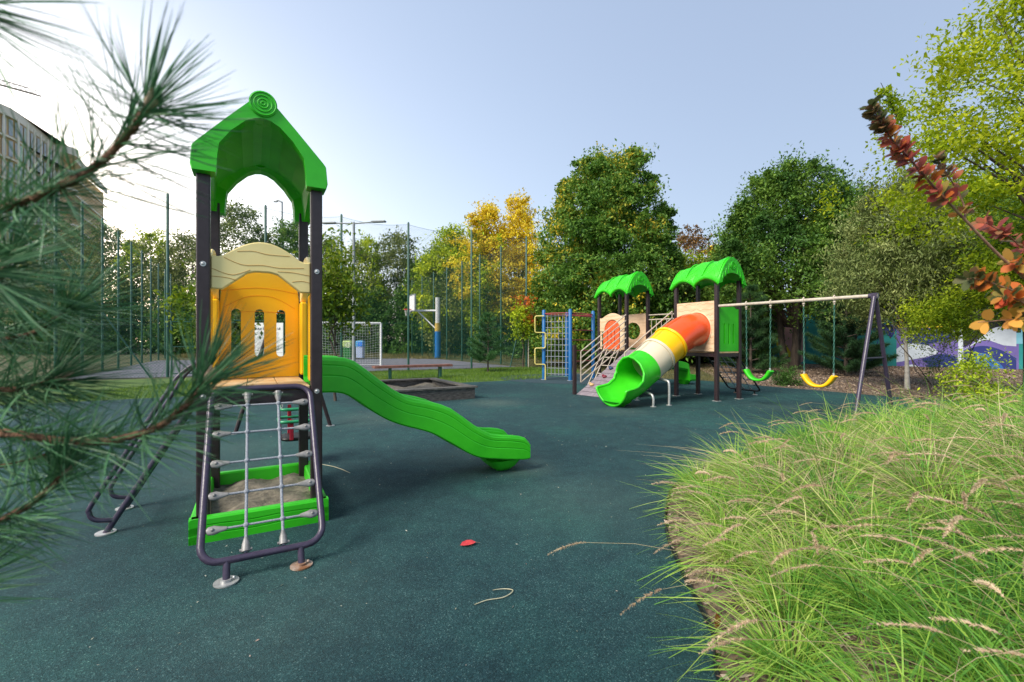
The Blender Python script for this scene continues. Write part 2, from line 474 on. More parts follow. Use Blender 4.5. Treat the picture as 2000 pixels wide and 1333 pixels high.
GROOVE = mat('groove_shadow_line', (.50, .25, .05, 1), .6)
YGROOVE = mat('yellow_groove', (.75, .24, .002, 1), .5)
cream_arch(tw, (0, -.005, 0), EX, -EY, SU - .036)
# rear yellow panel with three slots, built of strips around them
def slotted(mb, w, z0, z1, slots, sw, sz0, sz1, O, X, N, t, top=None):
    """panel half width w with vertical round-ended slots at xs; each strip bounded by semicircle ends"""
    O, X, N = Vector(O), Vector(X), Vector(N)
    xs = [-w] + [v for s in slots for v in (s - sw, s + sw)] + [w]
    # plain strips between slots
    for i in range(0, len(xs), 2):
        mb.add(*slab([(xs[i], sz0), (xs[i + 1], sz0), (xs[i + 1], sz1), (xs[i], sz1)], O, X, N, t, sides=(3 if i == 0 else 1) and True))
    # bottom and top pieces with concave notches
    bot = [(-w, z0), (w, z0), (w, sz0)]
    for s in reversed(slots): bot += [(q[0], sz0 - (q[1])) for q in [(s + sw * math.cos(a), sw * math.sin(a)) for a in [math.pi * k / 8 for k in range(9)]]]
    bot.append((-w, sz0))
    mb.add(*slab(bot, O, X, N, t))
    tp = [(-w, sz1)]
    for s in slots: tp += [(s - sw * math.cos(a), sz1 + sw * math.sin(a)) for a in [math.pi * k / 8 for k in range(9)]]
    tp += [(w, sz1)] + (top or [(w, z1), (-w, z1)])
    mb.add(*slab(tp, O, X, N, t))
def slab(poly, O, X, N, t, sides=True):
    n = len(poly)
    vs = [O + X * p[0] + EZ * p[1] for p in poly] + [O + X * p[0] + EZ * p[1] - N * t for p in poly]
    fs = [tuple(range(n)), tuple(range(2 * n - 1, n - 1, -1))] + [((i + 1) % n, i, n + i, n + (i + 1) % n) for i in range(n)]
    return vs, fs
yp = MB()
w = SU - .038
topc = [(w, 1.60)] + [(w * math.cos(R(a)) * 1.0, 1.60 + .27 * math.sin(R(a)) ** .8) for a in range(15, 166, 10)] + [(-w, 1.60)]
slotted(yp, w, DZ + .003, 1.8, [-.181, -.011, .152], .035, 1.15, 1.485, (0, SV - .02, 0), EX, -EY, .05, topc)
wave_grooves(yp, (0, SV - .0205, 0), EX, EZ, -EY, [[(-w * .9, 1.53), (-w * .5, 1.6), (-w * .2, 1.63), (w * .2, 1.63), (w * .5, 1.6), (w * .9, 1.53)], [(-w * .6, 1.49), (0, 1.50), (w * .6, 1.49)], [(-w, 1.66), (0, 1.70), (w, 1.66)]], .003, 1)
yp.build('slotted_panel', [YELLOW, YGROOVE], tw)
# side openings: yellow jambs and cream arches on both long sides
for sx in (-1, 1):
    for (ya, yb) in ((.04, .20), (SV - .20, SV - .04)):
        MB().box((sx * (SU - .012), (ya + yb) / 2, (DZ + 1.585) / 2 + .01), (.05, yb - ya, 1.585 - DZ - .03), bev=.012).build('side_jamb', YELLOW, tw)
    a = MB(); N = Vector((sx, 0, 0)); X = Vector((0, sx, 0))
    cream_arch(tw, (sx * (SU + .018), SV / 2, 0), X, N, SV / 2 - .038)
# roof
rf = MB()
def roof_ring(y, lift):
    zb = 2.30 + lift
    o = [(-.385, zb), (-.395, 2.34 + lift * .6), (-.385, 2.455), (-.37, 2.475), (-.20, 2.665), (-.075, 2.80), (-.03, 2.83), (.03, 2.83), (.075, 2.80), (.20, 2.665), (.37, 2.475), (.385, 2.455), (.395, 2.34 + lift * .6), (.385, zb)]
    i = [(.262, zb), (.255, 2.42), (.245, 2.49), (.18, 2.585), (.10, 2.665), (.045, 2.695), (0, 2.703), (-.045, 2.695), (-.10, 2.665), (-.18, 2.585), (-.245, 2.49), (-.255, 2.42), (-.262, zb)]
    return [Vector((p[0], y, p[1])) for p in o + i]
def sub_y(y):
    t = (y - .06) / (SV - .12)
    return 0 if t <= 0 or t >= 1 else .11 * math.sin(math.pi * t) ** .7
ys = [-.10, -.085, -.06, 0, .05] + [.06 + (SV - .12) * i / 12 for i in range(1, 12)] + [SV - .05, SV, SV + .06, SV + .085, SV + .10]
rings = []
for k, y in enumerate(ys):
    r = roof_ring(y, sub_y(y))
    if k in (0, len(ys) - 1):
        c = Vector((0, y, 2.5))
        r = [Vector((v.x * .985, v.y, c.z + (v.z - c.z) * .985)) for v in r]
    # the shell is thinner between its two end ribs
    if 3 < k < len(ys) - 4:
        n = 14
        for q in range(n, len(r)):
            v = r[q]; r[q] = Vector((v.x * 1.27, v.y, v.z + (.0 if v.z < 2.45 else .02)))
    rings.append(r)
rf.loft(rings, smooth=False)
rfo = rf.build('roof', GREEN, tw)
for y, s in ((-.10, -1), (SV + .10, 1)):
    e = MB()
    e.cyl((0, y - s * .16, 2.79), (0, y + s * .012, 2.79), .082, 28)
    for r_ in (.074, .052, .030, .012):
        e.tube([(r_ * math.cos(a), y + s * .013, 2.79 + r_ * math.sin(a)) for a in [2 * math.pi * k / 24 for k in range(24)]], .005, 6, closed=True)
    e.build('roof_boss', GREEN, rfo)
bm_mod = rfo.modifiers.new('soft', 'BEVEL'); bm_mod.width = .012; bm_mod.segments = 3; bm_mod.limit_method = 'ANGLE'; bm_mod.angle_limit = R(30)
# sand tray at the foot
tr = MB(); TH = .155
ox0, ox1, oy0, oy1 = -.40, .40, -.09, 1.06
def tray_wall(p, q, nrm):
    p, q, nrm = Vector(p), Vector(q), Vector(nrm)
    ln = (q - p).length; d = (q - p).normalized(); nst = 24; rings = []
    for i in range(nst + 1):
        s = i / nst * ln; dep = .004 * math.sin(s * 14)
        c = p + d * s
        pr = [(0, 0), (.0, .045 + dep), (-.006, .05 + dep), (0, .055 + dep), (0, .10 + dep), (-.006, .105 + dep), (0, .11 + dep), (-.002, TH - .012), (-.012, TH), (-.055, TH), (-.065, TH - .012), (-.07, 0)]
        rings.append([c + nrm * a + EZ * b for a, b in pr])
    return rings
for p, q, n_ in (((ox0, oy0, 0), (ox1, oy0, 0), (0, -1, 0)), ((ox1, oy0, 0), (ox1, oy1, 0), (1, 0, 0)), ((ox1, oy1, 0), (ox0, oy1, 0), (0, 1, 0)), ((ox0, oy1, 0), (ox0, oy0, 0), (-1, 0, 0))):
    tr.loft(tray_wall(p, q, n_), smooth=False)
tray = tr.build('sand_tray', GREEN, tw)
sg = MB(); N_ = 26
vs = [(ox0 + .06 + (ox1 - ox0 - .12) * i / N_, oy0 + .06 + (oy1 - oy0 - .12) * j / N_, .06 + .012 * random.random() + .02 * math.sin(i * .5) * math.cos(j * .4)) for j in range(N_ + 1) for i in range(N_ + 1)]
sg.add(vs, [(j * (N_ + 1) + i, j * (N_ + 1) + i + 1, (j + 1) * (N_ + 1) + i + 1, (j + 1) * (N_ + 1) + i) for j in range(N_) for i in range(N_)], smooth=True)
sg.build('sand', SAND, tray)
# wavy slide, runs along +x (U) from the right-hand side
sy = .475; HWD = .235
rim_px = [(627, 700), (655, 701), (690, 708), (740, 745), (790, 777), (840, 788), (880, 801), (925, 833), (960, 851), (1000, 853.5), (1025, 858), (1036, 872)]
bot_px = [(627, 768), (660, 768), (690, 779), (740, 812), (780, 830), (840, 846), (880, 866), (930, 893), (970, 898), (1000, 899), (1025, 899), (1036, 897)]
near0 = T1 + V * (sy - HWD)
def on_line(px, py):
    k = (px - 1000) / F
    s = (near0.x - k * near0.y) / (k * U.y - U.x)
    y = near0.y + s * U.y
    return s, EYE - (py - 666.5) / F * y
rim = [on_line(*p) for p in rim_px]; bt = [on_line(*p) for p in bot_px]
rim[0] = (SU - .02, rim[0][1]); bt[0] = (SU - .02, bt[0][1])
def interp(tbl, s):
    for (a, za), (b, zb) in zip(tbl, tbl[1:]):
        if s <= b: return za + (zb - za) * max(0, s - a) / (b - a)
    return tbl[-1][1]
def smooth_tbl(tbl): return [(p.x, p.y) for p in catmull([(a, z, 0) for a, z in tbl], 6)]
rim, bt = smooth_tbl(rim), smooth_tbl(bt)
sl = MB(); rings = []; s1 = min(rim[-1][0], bt[-1][0]); NS = 56
for i in range(NS + 1):
    s = SU - .02 + (s1 - SU + .02) * i / NS
    zt, zb = interp(rim, s), interp(bt, s); h = zt - zb
    fl = zb + .05                                       # sliding surface
    f = h
    side = [(HWD - .012, zb), (HWD, zb + .012), (HWD, zb + h * .48), (HWD - .005, zb + h * .50), (HWD, zb + h * .52), (HWD, zb + h * .78), (HWD - .005, zb + h * .80), (HWD, zb + h * .82), (HWD, zt - .014), (HWD - .008, zt - .003), (HWD - .02, zt), (HWD - .038, zt - .006), (HWD - .048, zt - .022), (HWD - .055, fl + .05), (HWD - .08, fl + .012), (HWD - .12, fl)]
    ring = [Vector((s, sy - a, z)) for a, z in side] + [Vector((s, sy + a, z)) for a, z in reversed(side)]
    rings.append(ring)
sl.loft(rings, smooth=False)
slide = sl.build('slide_chute', GREEN, tw)
bv = slide.modifiers.new('soft', 'BEVEL'); bv.width = .006; bv.segments = 2; bv.limit_method = 'ANGLE'; bv.angle_limit = R(35)
ft = MB()
for i, (z, hx, hy) in enumerate(((0, .06, .07), (.03, .085, .11), (.075, .13, .17), (.10, .15, .19))):
    pass
fr_ = [[Vector((s1 - .22 + hx * p[0], sy + hy * p[1], z)) for p in rpoly(1, 1, .4, 4)] for z, hx, hy in ((0.001, .05, .09), (.02, .075, .13), (.06, .12, .17), (.12, .17, .2))]
ft.loft(fr_); ft.build('slide_foot', GREEN, slide)
rm = MB()
for sgn in (-1, 1):
    rm.tube([(s, sy + sgn * (HWD - .024), z - .006) for s, z in rim[::3]], .019, 8)
rm.build('slide_rim', GREEN, slide)
# rope net climber leaning on the front
def net_frame(par, name, org, out, along, wtop, wbot, z0, z1, reach, rcorner=.09, rad=.019, nh=5, nv=2, m=PURP, legs=(.10, .12), foot_m=STEEL, ropes=True, rcl=.008):
    """frame plane leaning out by `reach`; out/along unit vectors in the parent's space"""
    out, along, org = Vector(out), Vector(along), Vector(org)
    def pt(a, t): return org + along * a + out * (reach * (1 - t)) + EZ * (z0 + (z1 - z0) * t)
    ln = math.hypot(reach, z1 - z0); rt = rcorner / ln
    loop = []
    hb, ht = wbot / 2, wtop / 2
    for (ca, ct, ph) in ((hb - rcorner, rt, -90), (ht - rcorner, 1 - rt, 0), (-ht + rcorner, 1 - rt, 90), (-hb + rcorner, rt, 180)):
        for i in range(6):
            a = R(ph + 90 * i / 5); loop.append(pt(ca + rcorner * math.cos(a), ct + rt * math.sin(a)))
    mb = MB(); mb.tube(loop, rad, 12, closed=True)
    root = mb.build(name, m, par)
    for s in (-1, 1):
        foot = org + along * (s * wbot * .30) + out * (reach + .035)
        lg = MB(); lg.tube([pt(s * wbot * .30, 0), foot + EZ * .0], rad * .95, 10)
        l = lg.build('leg', m, root)
        fp = MB(); fp.cyl(foot + EZ * .0015, foot + EZ * .009, .058, 24); fp.cyl(foot + EZ * .009, foot + EZ * .02, .026, 14); fp.ball(foot + EZ * .02 + along * .035, .009, 4)
        fp.build('foot_plate', foot_m if s < 0 else RUST, l)
    if ropes:
        wa = lambda t: (wbot + (wtop - wbot) * t) / 2
        nrm = (pt(0, 1) - pt(0, 0)).cross(along).normalized()
        vx = [(-.5 + (i + 1) / (nv + 1)) * 1.0 for i in range(nv)]
        for q in vx:
            r = MB(); r.tube([pt(q * 2 * wa(0) * .92, .02), pt(q * 2 * wa(1) * .92, .97)], rcl, 8); ro = r.build('rope', ROPE, root)
            for t_ in (.035, .955):
                e = MB(); c = pt(q * 2 * wa(t_) * .92, t_); d_ = (pt(0, 1) - pt(0, 0)).normalized() * (1 if t_ < .5 else -1)
                e.tube([c - d_ * .01, c + d_ * .03, c + d_ * .065], [.022, .019, .009], 10)
                e.cyl(c - along * .03, c + along * .03, .008, 8)
                e.build('rope_clamp', ALU, ro)
        for k in range(nh):
            t = .16 + .72 * k / (nh - 1)
            a0 = wa(t) - rad
            r = MB(); r.tube([pt(-a0, t), pt(a0, t)], rcl * .85, 8)
            for q in vx: r.ball(pt(q * 2 * wa(t) * .92, t), rcl * 2., 5)
            ro = r.build('rope', ROPE, root)
            for s in (-1, 1):
                e = MB(); rings = []
                for (d_, hw, hh) in ((0, .012, .010), (.008, .022, .013), (.035, .026, .014), (.06, .018, .012), (.095, .010, .010)):
                    c = pt(s * (a0 - d_), t)
                    up = (pt(0, 1) - pt(0, 0)).normalized()
                    rings.append([c + up * hw * math.cos(2 * math.pi * j / 10) + nrm * hh * math.sin(2 * math.pi * j / 10) for j in range(10)])
                e.loft(rings); c = pt(s * (a0 - .028), t); n2 = nrm if nrm.dot(out) > 0 else -nrm
                e.ball(c + n2 * .013, .009, 4)
                e.build('rope_clamp', ALU, ro)
    return root
nf = net_frame(tw, 'net_ladder', (0, -.035, 0), -EY, EX, .57, .59, .10, DZ + .0, .63)
# steps with looped handrails on the left-hand side
stp = MB(); yl = (.40, .90)
for y in yl:
    stp.tube([(-SU - .56, y, .0), (-SU - .03, y, DZ - .02)], .019, 10)
so = stp.build('side_ladder', PURP, tw)
for y in yl:
    fp = MB(); fp.cyl((-SU - .56, y, .0015), (-SU - .56, y, .009), .055, 20); fp.ball((-SU - .53, y, .012), .009, 4); fp.build('foot_plate', STEEL, so)
    loop = [(-SU - .515, y, .08), (-SU - .60, y - .02, .10), (-SU - .635, y - .02, .15), (-SU - .60, y - .02, .25), (-SU - .27, y - .02, .84), (-SU - .18, y - .02, 1.0), (-SU - .08, y - .01, 1.09), (-SU - .03, y, 1.08)]
    MB().tube(catmull(loop, 5), .015, 10).build('handrail', PURP, so)
for k in range(4):
    t = .18 + .21 * k
    MB().tube([(-SU - .56 + .53 * t, yl[0], (DZ - .02) * t), (-SU - .56 + .53 * t, yl[1], (DZ - .02) * t)], .015, 8).build('rung', PURP, so)
# swing bay behind the tower: beam from the rear right post to an A frame
BL = 2.68; bz = 2.0
sw = thing('swing_frame', 'dark brown swing frame behind the near tower, beam running away from the tower', 'swing frame', T1 + U * SU + V * (SV + .05), ANG)
MB().tube([(0, 0, bz), (0, BL + .05, bz)], .024, 12).build('beam', TANTUBE, sw)
for s in (-1, 1):
    MB().tube([(s * .03, BL, bz + .02), (s * .60, BL, 0)], .026, 12).build('leg', POST, sw)
    MB().cyl((s * .60, BL, .0015), (s * .60, BL, .008), .06, 20).build('foot_plate', STEEL, sw)
MB().tube([(-.36, BL, .75), (.36, BL, .75)], .012, 8).build('crossbar', POST, sw)
def chain(mb, a, b, r=.0035, link_=.035):
    a, b = Vector(a), Vector(b); n = max(2, int((b - a).length / link_)); d = (b - a) / n
    X = d.normalized().orthogonal().normalized(); Y = d.normalized().cross(X)
    for i in range(n):
        c = a + d * (i + .5); W_ = X if i % 2 else Y; L_ = d * .62
        mb.tube([c + L_ * math.cos(t) + W_ * .011 * math.sin(t) for t in [2 * math.pi * k / 8 for k in range(8)]], r, 5, closed=True)
KRED = mat('crimson_plastic', (.30, .01, .035, 1), .35, (.42, .02, .04, 1), 8)
KGRN = mat('sea_green_plastic', (.02, .25, .11, 1), .35, (.03, .32, .15, 1), 8)
def bucket(loc, label):
    t = thing('bucket_swing', label, 'baby swing', loc, ANG, 'cradle swings behind the near tower')
    zs = .26
    b = MB(); b.loft([[Vector((hx * p[0], hy * p[1], z)) for p in rpoly(1, 1, .45, 4)] for z, hx, hy in ((zs, .12, .12), (zs + .012, .15, .15), (zs + .035, .155, .155), (zs + .036, .12, .12))]); b.build('seat', BLACKP, t)
    for z, hx in ((zs + .20, .165), (zs + .34, .16)):
        b = MB(); b.tube([(hx * p[0], hx * p[1], z + (0 if z < .5 else .02 * p[1])) for p in rpoly(1, 1, .4, 5)], .016, 8, closed=True); b.build('guard_ring', KGRN, t)
    for (x, y) in ((-.155, -.1), (-.155, .08), (.155, -.1), (.155, .08), (-.06, -.16), (.06, -.16), (-.06, .16), (.06, .16)):
        b = MB(); b.box((x, y, zs + .12), (.035 if abs(y) > .15 else .014, .014 if abs(y) > .15 else .035, .2), bev=.004)
        if y > 0: b.box((x, y, zs + .27), (.035 if abs(y) > .15 else .014, .014 if abs(y) > .15 else .035, .12), bev=.004)
        b.build('stave', KRED, t)
    for s in (-1, 1):
        c = MB()
        for q in (-1, 1): chain(c, (s * .155 * 0 + .15 * q, s * .15, zs + .34), (0, s * .2, 1.25))
        chain(c, (0, s * .2, 1.25), (0, s * .2, bz - .03)); c.build('chain', STEEL, t)
so_ = sw.location
bucket(so_ + V * .62, 'crimson and green cradle swing seen under the deck of the near tower')

# ---------------------------------------------------------------- far double tower
OB = Vector((4.255, 9.456, 0))
ps = thing('twin_tower_playset', 'far twin tower playset with leafy green roofs, coloured tube slide and plank ramp', 'play structure', OB, ANG)
def toL(w): w = Vector(w) - OB; return Vector((w.dot(U), w.dot(V), w.z))
def LP(px, py, y): return toL(P(px, py, y))
def leafy_roof(o, wu, wv, ze, name='roof'):
    """moulded leaf canopy: ridge along y, three swags on each side, gable at both ends"""
    mb = MB(); hx = wu / 2 + .10; y0, y1 = -.10, wv + .10; NYY, NX = 40, 20
    def zr(s): return ze + .50 + .045 * abs(math.cos(2 * math.pi * s * 1.0)) ** .8 - .05 * math.sin(math.pi * s) - .17 * max(0, (s - .55) / .45) ** 2 - .04 * max(0, (.1 - s) / .1)
    def zb(s): return ze - .06 + .15 * abs(math.sin(2 * math.pi * s)) ** .9
    def shell(off):
        rings = []
        for j in range(NYY + 1):
            s = j / NYY; y = y0 + (y1 - y0) * s; row = []
            for i in range(NX + 1):
                t = -1 + 2 * i / NX; a = abs(t)
                puff = .05 * abs(math.sin(2 * math.pi * s)) ** 1.2 * math.sin(math.pi * min(1, a * 1.05))
                z = zb(s) + (zr(s) - zb(s)) * (1 - a ** 2.2) - off - puff * .8
                x = o[0] + wu / 2 + t * (hx - off * .9) * (1 - .0 * a)
                row.append(Vector((x, o[1] + y + (off * .6 if s < .5 else -off * .6), z)))
            rings.append(row)
        return rings
    a, b = shell(0), shell(.055)
    rings = [ra + rb[::-1] for ra, rb in zip(a, b)]
    mb.loft(rings, smooth=True)
    for (s, yy) in ((-1, y0 + .012), (1, y1 - .012)):
        # gable: filled between shell and an arch
        top = [(v.x, v.z - .01) for v in a[0 if s < 0 else -1]]
        arch = [(o[0] + wu / 2 + (hx - .13) * math.cos(R(k)), ze - .03 + .21 * math.sin(R(k))) for k in range(0, 181, 12)]
        poly = top + arch
        mb.prism(poly, Vector((0, o[1] + yy, 0)), EX, EZ, Vector((0, s, 0)), .025)
        for r_ in (.075, .045, .018):
            mb.tube([(o[0] + wu / 2 + r_ * math.cos(q), o[1] + yy + s * .028, ze + .33 + r_ * math.sin(q)) for q in [2 * math.pi * k / 20 for k in range(20)]], .009, 6, closed=True)
        for side in (-1, 1):
            for k in range(3):
                x0 = o[0] + wu / 2 + side * (.12 + .1 * k)
                mb.tube(catmull([(x0, o[1] + yy + s * .026, ze + .36 - .10 * k), (x0 + side * .03, o[1] + yy + s * .03, ze + .24 - .09 * k), (x0 + side * .01, o[1] + yy + s * .026, ze + .16 - .07 * k)], 4), .007, 5)
    # raised midribs and veins
    for side in (-1, 1):
        for k in range(4):
            s0 = (k + .0) / 3
            pts = []
            for i in range(9):
                t = side * (.12 + .8 * i / 8); a_ = abs(t); s = min(max(s0, .03), .97)
                z = zb(s) + (zr(s) - zb(s)) * (1 - a_ ** 2.2)
                pts.append((o[0] + wu / 2 + t * hx, o[1] + y0 + (y1 - y0) * s, z + .004))
            mb.tube(pts, .014, 6)
        for k in range(3):
            sc_ = (k + .5) / 3
            for r_ in range(4):
                for dr in (-1, 1):
                    pts = []
                    for i in range(5):
                        a_ = .2 + .18 * r_ + .06 * i; s = min(max(sc_ + dr * .03 * i, .02), .98)
                        puff = .05 * abs(math.sin(2 * math.pi * s)) ** 1.2 * math.sin(math.pi * min(1, a_ * 1.05))
                        z = zb(s) + (zr(s) - zb(s)) * (1 - a_ ** 2.2) - puff * .8
                        pts.append((o[0] + wu / 2 + side * a_ * hx, o[1] + y0 + (y1 - y0) * s, z + .002))
                    mb.tube(pts, .007, 5)
    return mb.build(name, GREENM, ps)
SB = (.74, 1.04); EB = 2.50; DB = 1.03
CO = toL((2.885, 11.45, 0))
for (o, dz_) in ((Vector((0, 0, 0)), DB), (CO, DB)):
    for (x, y) in ((0, 0), (SB[0], 0), (0, SB[1]), (SB[0], SB[1])):
        p = sqpost(MB(), o.x + x, o.y + y, 0, EB + .05, .078).build('post', POST, ps)
        b = MB(); b.box((o.x + x, o.y + y, .006), (.13, .13, .01)); b.build('base_plate', STEEL, p)
    d = MB(); d.box((o.x + SB[0] / 2, o.y + SB[1] / 2, dz_ - .02), (SB[0] - .08, SB[1] + .04, .03)); d.build('deck', DECKM, ps)
    f = MB()
    for y in (0, SB[1]): f.box((o.x + SB[0] / 2, o.y + y, dz_ - .075), (SB[0] - .08, .05, .07))
    for x in (0, SB[0]): f.box((o.x + x, o.y + SB[1] / 2, dz_ - .075), (.05, SB[1] - .08, .07))
    f.build('deck_frame', POST, ps)
    leafy_roof(o, SB[0], SB[1], EB)
# tall tower: cream tunnel panel on the -x side, green slotted panel in front
hw = SB[1] / 2 - .04; cy_, cz_, cr_ = SB[1] / 2 - .04, 1.50, .37
mb = MB(); O = Vector((-.02, 0, 0)); nn = 40
circ = [(cy_ + cr_ * math.cos(2 * math.pi * k / nn), cz_ + cr_ * math.sin(2 * math.pi * k / nn)) for k in range(nn)]
def rect_pt(a, y0, y1, z0, z1):
    c, s = math.cos(a), math.sin(a); k = 1e9
    if c > 1e-6: k = min(k, (y1 - cy_) / c)
    if c < -1e-6: k = min(k, (y0 - cy_) / c)
    if s > 1e-6: k = min(k, (z1 - cz_) / s)
    if s < -1e-6: k = min(k, (z0 - cz_) / s)
    return (cy_ + c * k, cz_ + s * k)
angs = sorted([2 * math.pi * k / nn for k in range(nn)] + [math.atan2(b - cz_, a - cy_) % (2 * math.pi) for a in (.04, SB[1] - .04) for b in (DB + .002, 2.09)])
inn = [(cy_ + cr_ * math.cos(a), cz_ + cr_ * math.sin(a)) for a in angs]; ot = [rect_pt(a, .04, SB[1] - .04, DB + .002, 2.09) for a in angs]
na = len(angs); vs = []
for xx in (-.025, .025):
    vs += [(xx, p[0], p[1]) for p in inn] + [(xx, p[0], p[1]) for p in ot]
fs = []
for i in range(na):
    j = (i + 1) % na
    fs += [(i, j, na + j, na + i), (2 * na + j, 2 * na + i, 3 * na + i, 3 * na + j), (na + i, na + j, 3 * na + j, 3 * na + i), (j, i, 2 * na + i, 2 * na + j)]
mb.add(vs, fs)
mb.tube([(-.028, p[0], p[1]) for p in circ], .014, 8, closed=True)
for k in range(9):
    z = 1.08 + .12 * k
    for ya, yb in ((.06, cy_ - cr_ * math.sqrt(max(0, 1 - ((z - cz_) / cr_) ** 2)) - .02), (cy_ + cr_ * math.sqrt(max(0, 1 - ((z - cz_) / cr_) ** 2)) + .02, SB[1] - .06)):
        if yb - ya > .05: mb.tube(catmull([(-.0455 + .02, ya + (yb - ya) * i / 5, z + .018 * math.sin(5 * i * .5 + k * 2)) for i in range(6)], 4), .0035, 4, mi=1)
mb.build('tunnel_panel', [TANW, mat('wood_groove', (.42, .26, .13, 1), .6)], ps)
def panel(par, O, X, N, w, z0, z1, bump_, m, name, slots=None, t=.045):
    mb = MB(); O, X, N = Vector(O), Vector(X), Vector(N)
    top = [(w, z1)] + [(w * .7 * math.cos(math.pi * k / 10), z1 + bump_ * math.sin(math.pi * k / 10)) for k in range(11)] + [(-w, z1)]
    if slots:
        slotted(mb, w, z0, z1, slots[0], slots[1], slots[2], slots[3], O, X, N, t, top)
        mb.add([O - N * (t * .8) + X * a + EZ * b for a, b in ((-w * .9, z0 + .05), (w * .9, z0 + .05), (w * .9, z1 - .1), (-w * .9, z1 - .1))], [(0, 1, 2, 3)])
    else: mb.prism([(-w, z0), (w, z0)] + top, O - N * t, X, EZ, N, t, bev=.006)
    return mb.build(name, m, par)
GSLOT = GREEN
panel(ps, (SB[0] / 2, -.02, 0), EX, -EY, SB[0] / 2 - .045, DB, 1.93, .06, GREEN, 'slotted_panel', ([-.15, 0, .15], .02, 1.2, 1.6))
panel(ps, (SB[0] / 2, SB[1] + .02, 0), -EX, EY, SB[0] / 2 - .045, DB, 1.85, .06, TANW, 'back_panel')
# tube slide
TS = [(-.03, 1.50), (.30, 1.46), (.60, 1.335), (.78, 1.235), (1.15, 1.0), (1.50, .775), (1.85, .60), (2.15, .50), (2.45, .45), (2.62, .445)]
path = [Vector((-a, cy_, z)) for a, z in TS]
fine = catmull(path, 8)
cum = [0]
for a, b in zip(fine, fine[1:]): cum.append(cum[-1] + (b - a).length)
def at_x(k):
    for i in range(len(fine) - 1):
        if -fine[i + 1].x >= k:
            f_ = (k + fine[i].x) / max(1e-6, (-fine[i + 1].x + fine[i].x)); c = fine[i].lerp(fine[i + 1], f_); t = (fine[i + 1] - fine[i]).normalized(); return c, t
    return fine[-1], (fine[-1] - fine[-2]).normalized()
ts = link('tube_slide', None, ps); 
def shell_seg(k0, k1, n, r, a_of, name, m, th=.022, flare=lambda k: 1.):
    mb = MB(); rings = []
    for i in range(n + 1):
        k = k0 + (k1 - k0) * i / n; c, t = at_x(k)
        side = Vector((0, 1, 0)); up = side.cross(t).normalized()
        if up.z < 0: up = -up
        A = a_of(k); q = 28; ro = r * flare(k); ring = []
        for j in range(q + 1):
            a = -A + 2 * A * j / q
            ring.append(c + side * math.sin(a) * ro - up * math.cos(a) * ro)
        for j in range(q, -1, -1):
            a = -A + 2 * A * j / q
            ring.append(c + side * math.sin(a) * (ro - th) - up * math.cos(a) * (ro - th))
        rings.append(ring)
    mb.loft(rings)
    return mb, rings
full = lambda k: math.pi * .9995
segs = [(0.0, .82, RED, 'red_tube'), (.82, 1.18, YELLOW, 'yellow_tube'), (1.18, 1.55, BEIGE, 'beige_tube')]
for k0, k1, m, nm in segs:
    mb, _ = shell_seg(k0, k1, 12, .36, full, nm, m)
    if nm != 'red_tube':
        c, t = at_x(k0 + .01); up = Vector((0, 1, 0)).cross(t).normalized()
        for dd in (0, .028):
            mb.tube([c + t * dd + Vector((0, 1, 0)) * .372 * math.sin(a) + up * .372 * math.cos(a) for a in [2 * math.pi * j / 36 for j in range(36)]], .018, 8, closed=True)
    mb.build(nm, m, ts)
def openA(k):
    pts = [(1.55, 3.14), (1.84, 3.1), (1.89, 2.25), (1.95, 1.72), (2.05, 1.42), (2.2, 1.30), (2.4, 1.30), (2.62, 1.2)]
    for (a, x), (b, y) in zip(pts, pts[1:]):
        if k <= b:
            f_ = max(0, (k - a) / (b - a)); f_ = f_ * f_ * (3 - 2 * f_); return x + (y - x) * f_
    return 1.3
fl = lambda k: 1 + .22 * max(0, min(1, (k - 1.7) / .6))
mb, rings = shell_seg(1.55, 2.47, 44, .365, openA, 'g', GREEN, .028, fl)
rimp = [r[0].lerp(r[57], .5) for r in rings[12:]] + [rings[-1][j].lerp(rings[-1][57 - j], .5) for j in range(1, 28)] + [r[28].lerp(r[29], .5) for r in rings[12:][::-1]]
mb.tube(rimp, .026, 8)
lipc = rings[-1]
ex = mb.build('exit_chute', GREEN, ts)
ft = MB()
ft.loft([[Vector((-2.30 + hx * p[0], cy_ + hy * p[1], z)) for p in rpoly(1, 1, .5, 4)] for z, hx, hy in ((.001, .10, .12), (.03, .12, .15), (.07, .16, .22), (.10, .2, .26))])
ft.build('slide_foot', GREEN, ex)
for k in (1.35, 1.78):
    c, t = at_x(k); zt = c.z - .37
    l = MB(); l.tube(catmull([(-k, cy_ - .42, 0), (-k, cy_ - .42, zt - .10), (-k, cy_ - .34, zt - .02), (-k, cy_, zt), (-k, cy_ + .34, zt - .02), (-k, cy_ + .42, zt - .10), (-k, cy_ + .42, 0)], 5), .024, 10)
    for s in (-1, 1): l.cyl((-k, cy_ + s * .42, .0015), (-k, cy_ + s * .42, .01), .055, 16)
    l.build('slide_support', STEEL, ts)
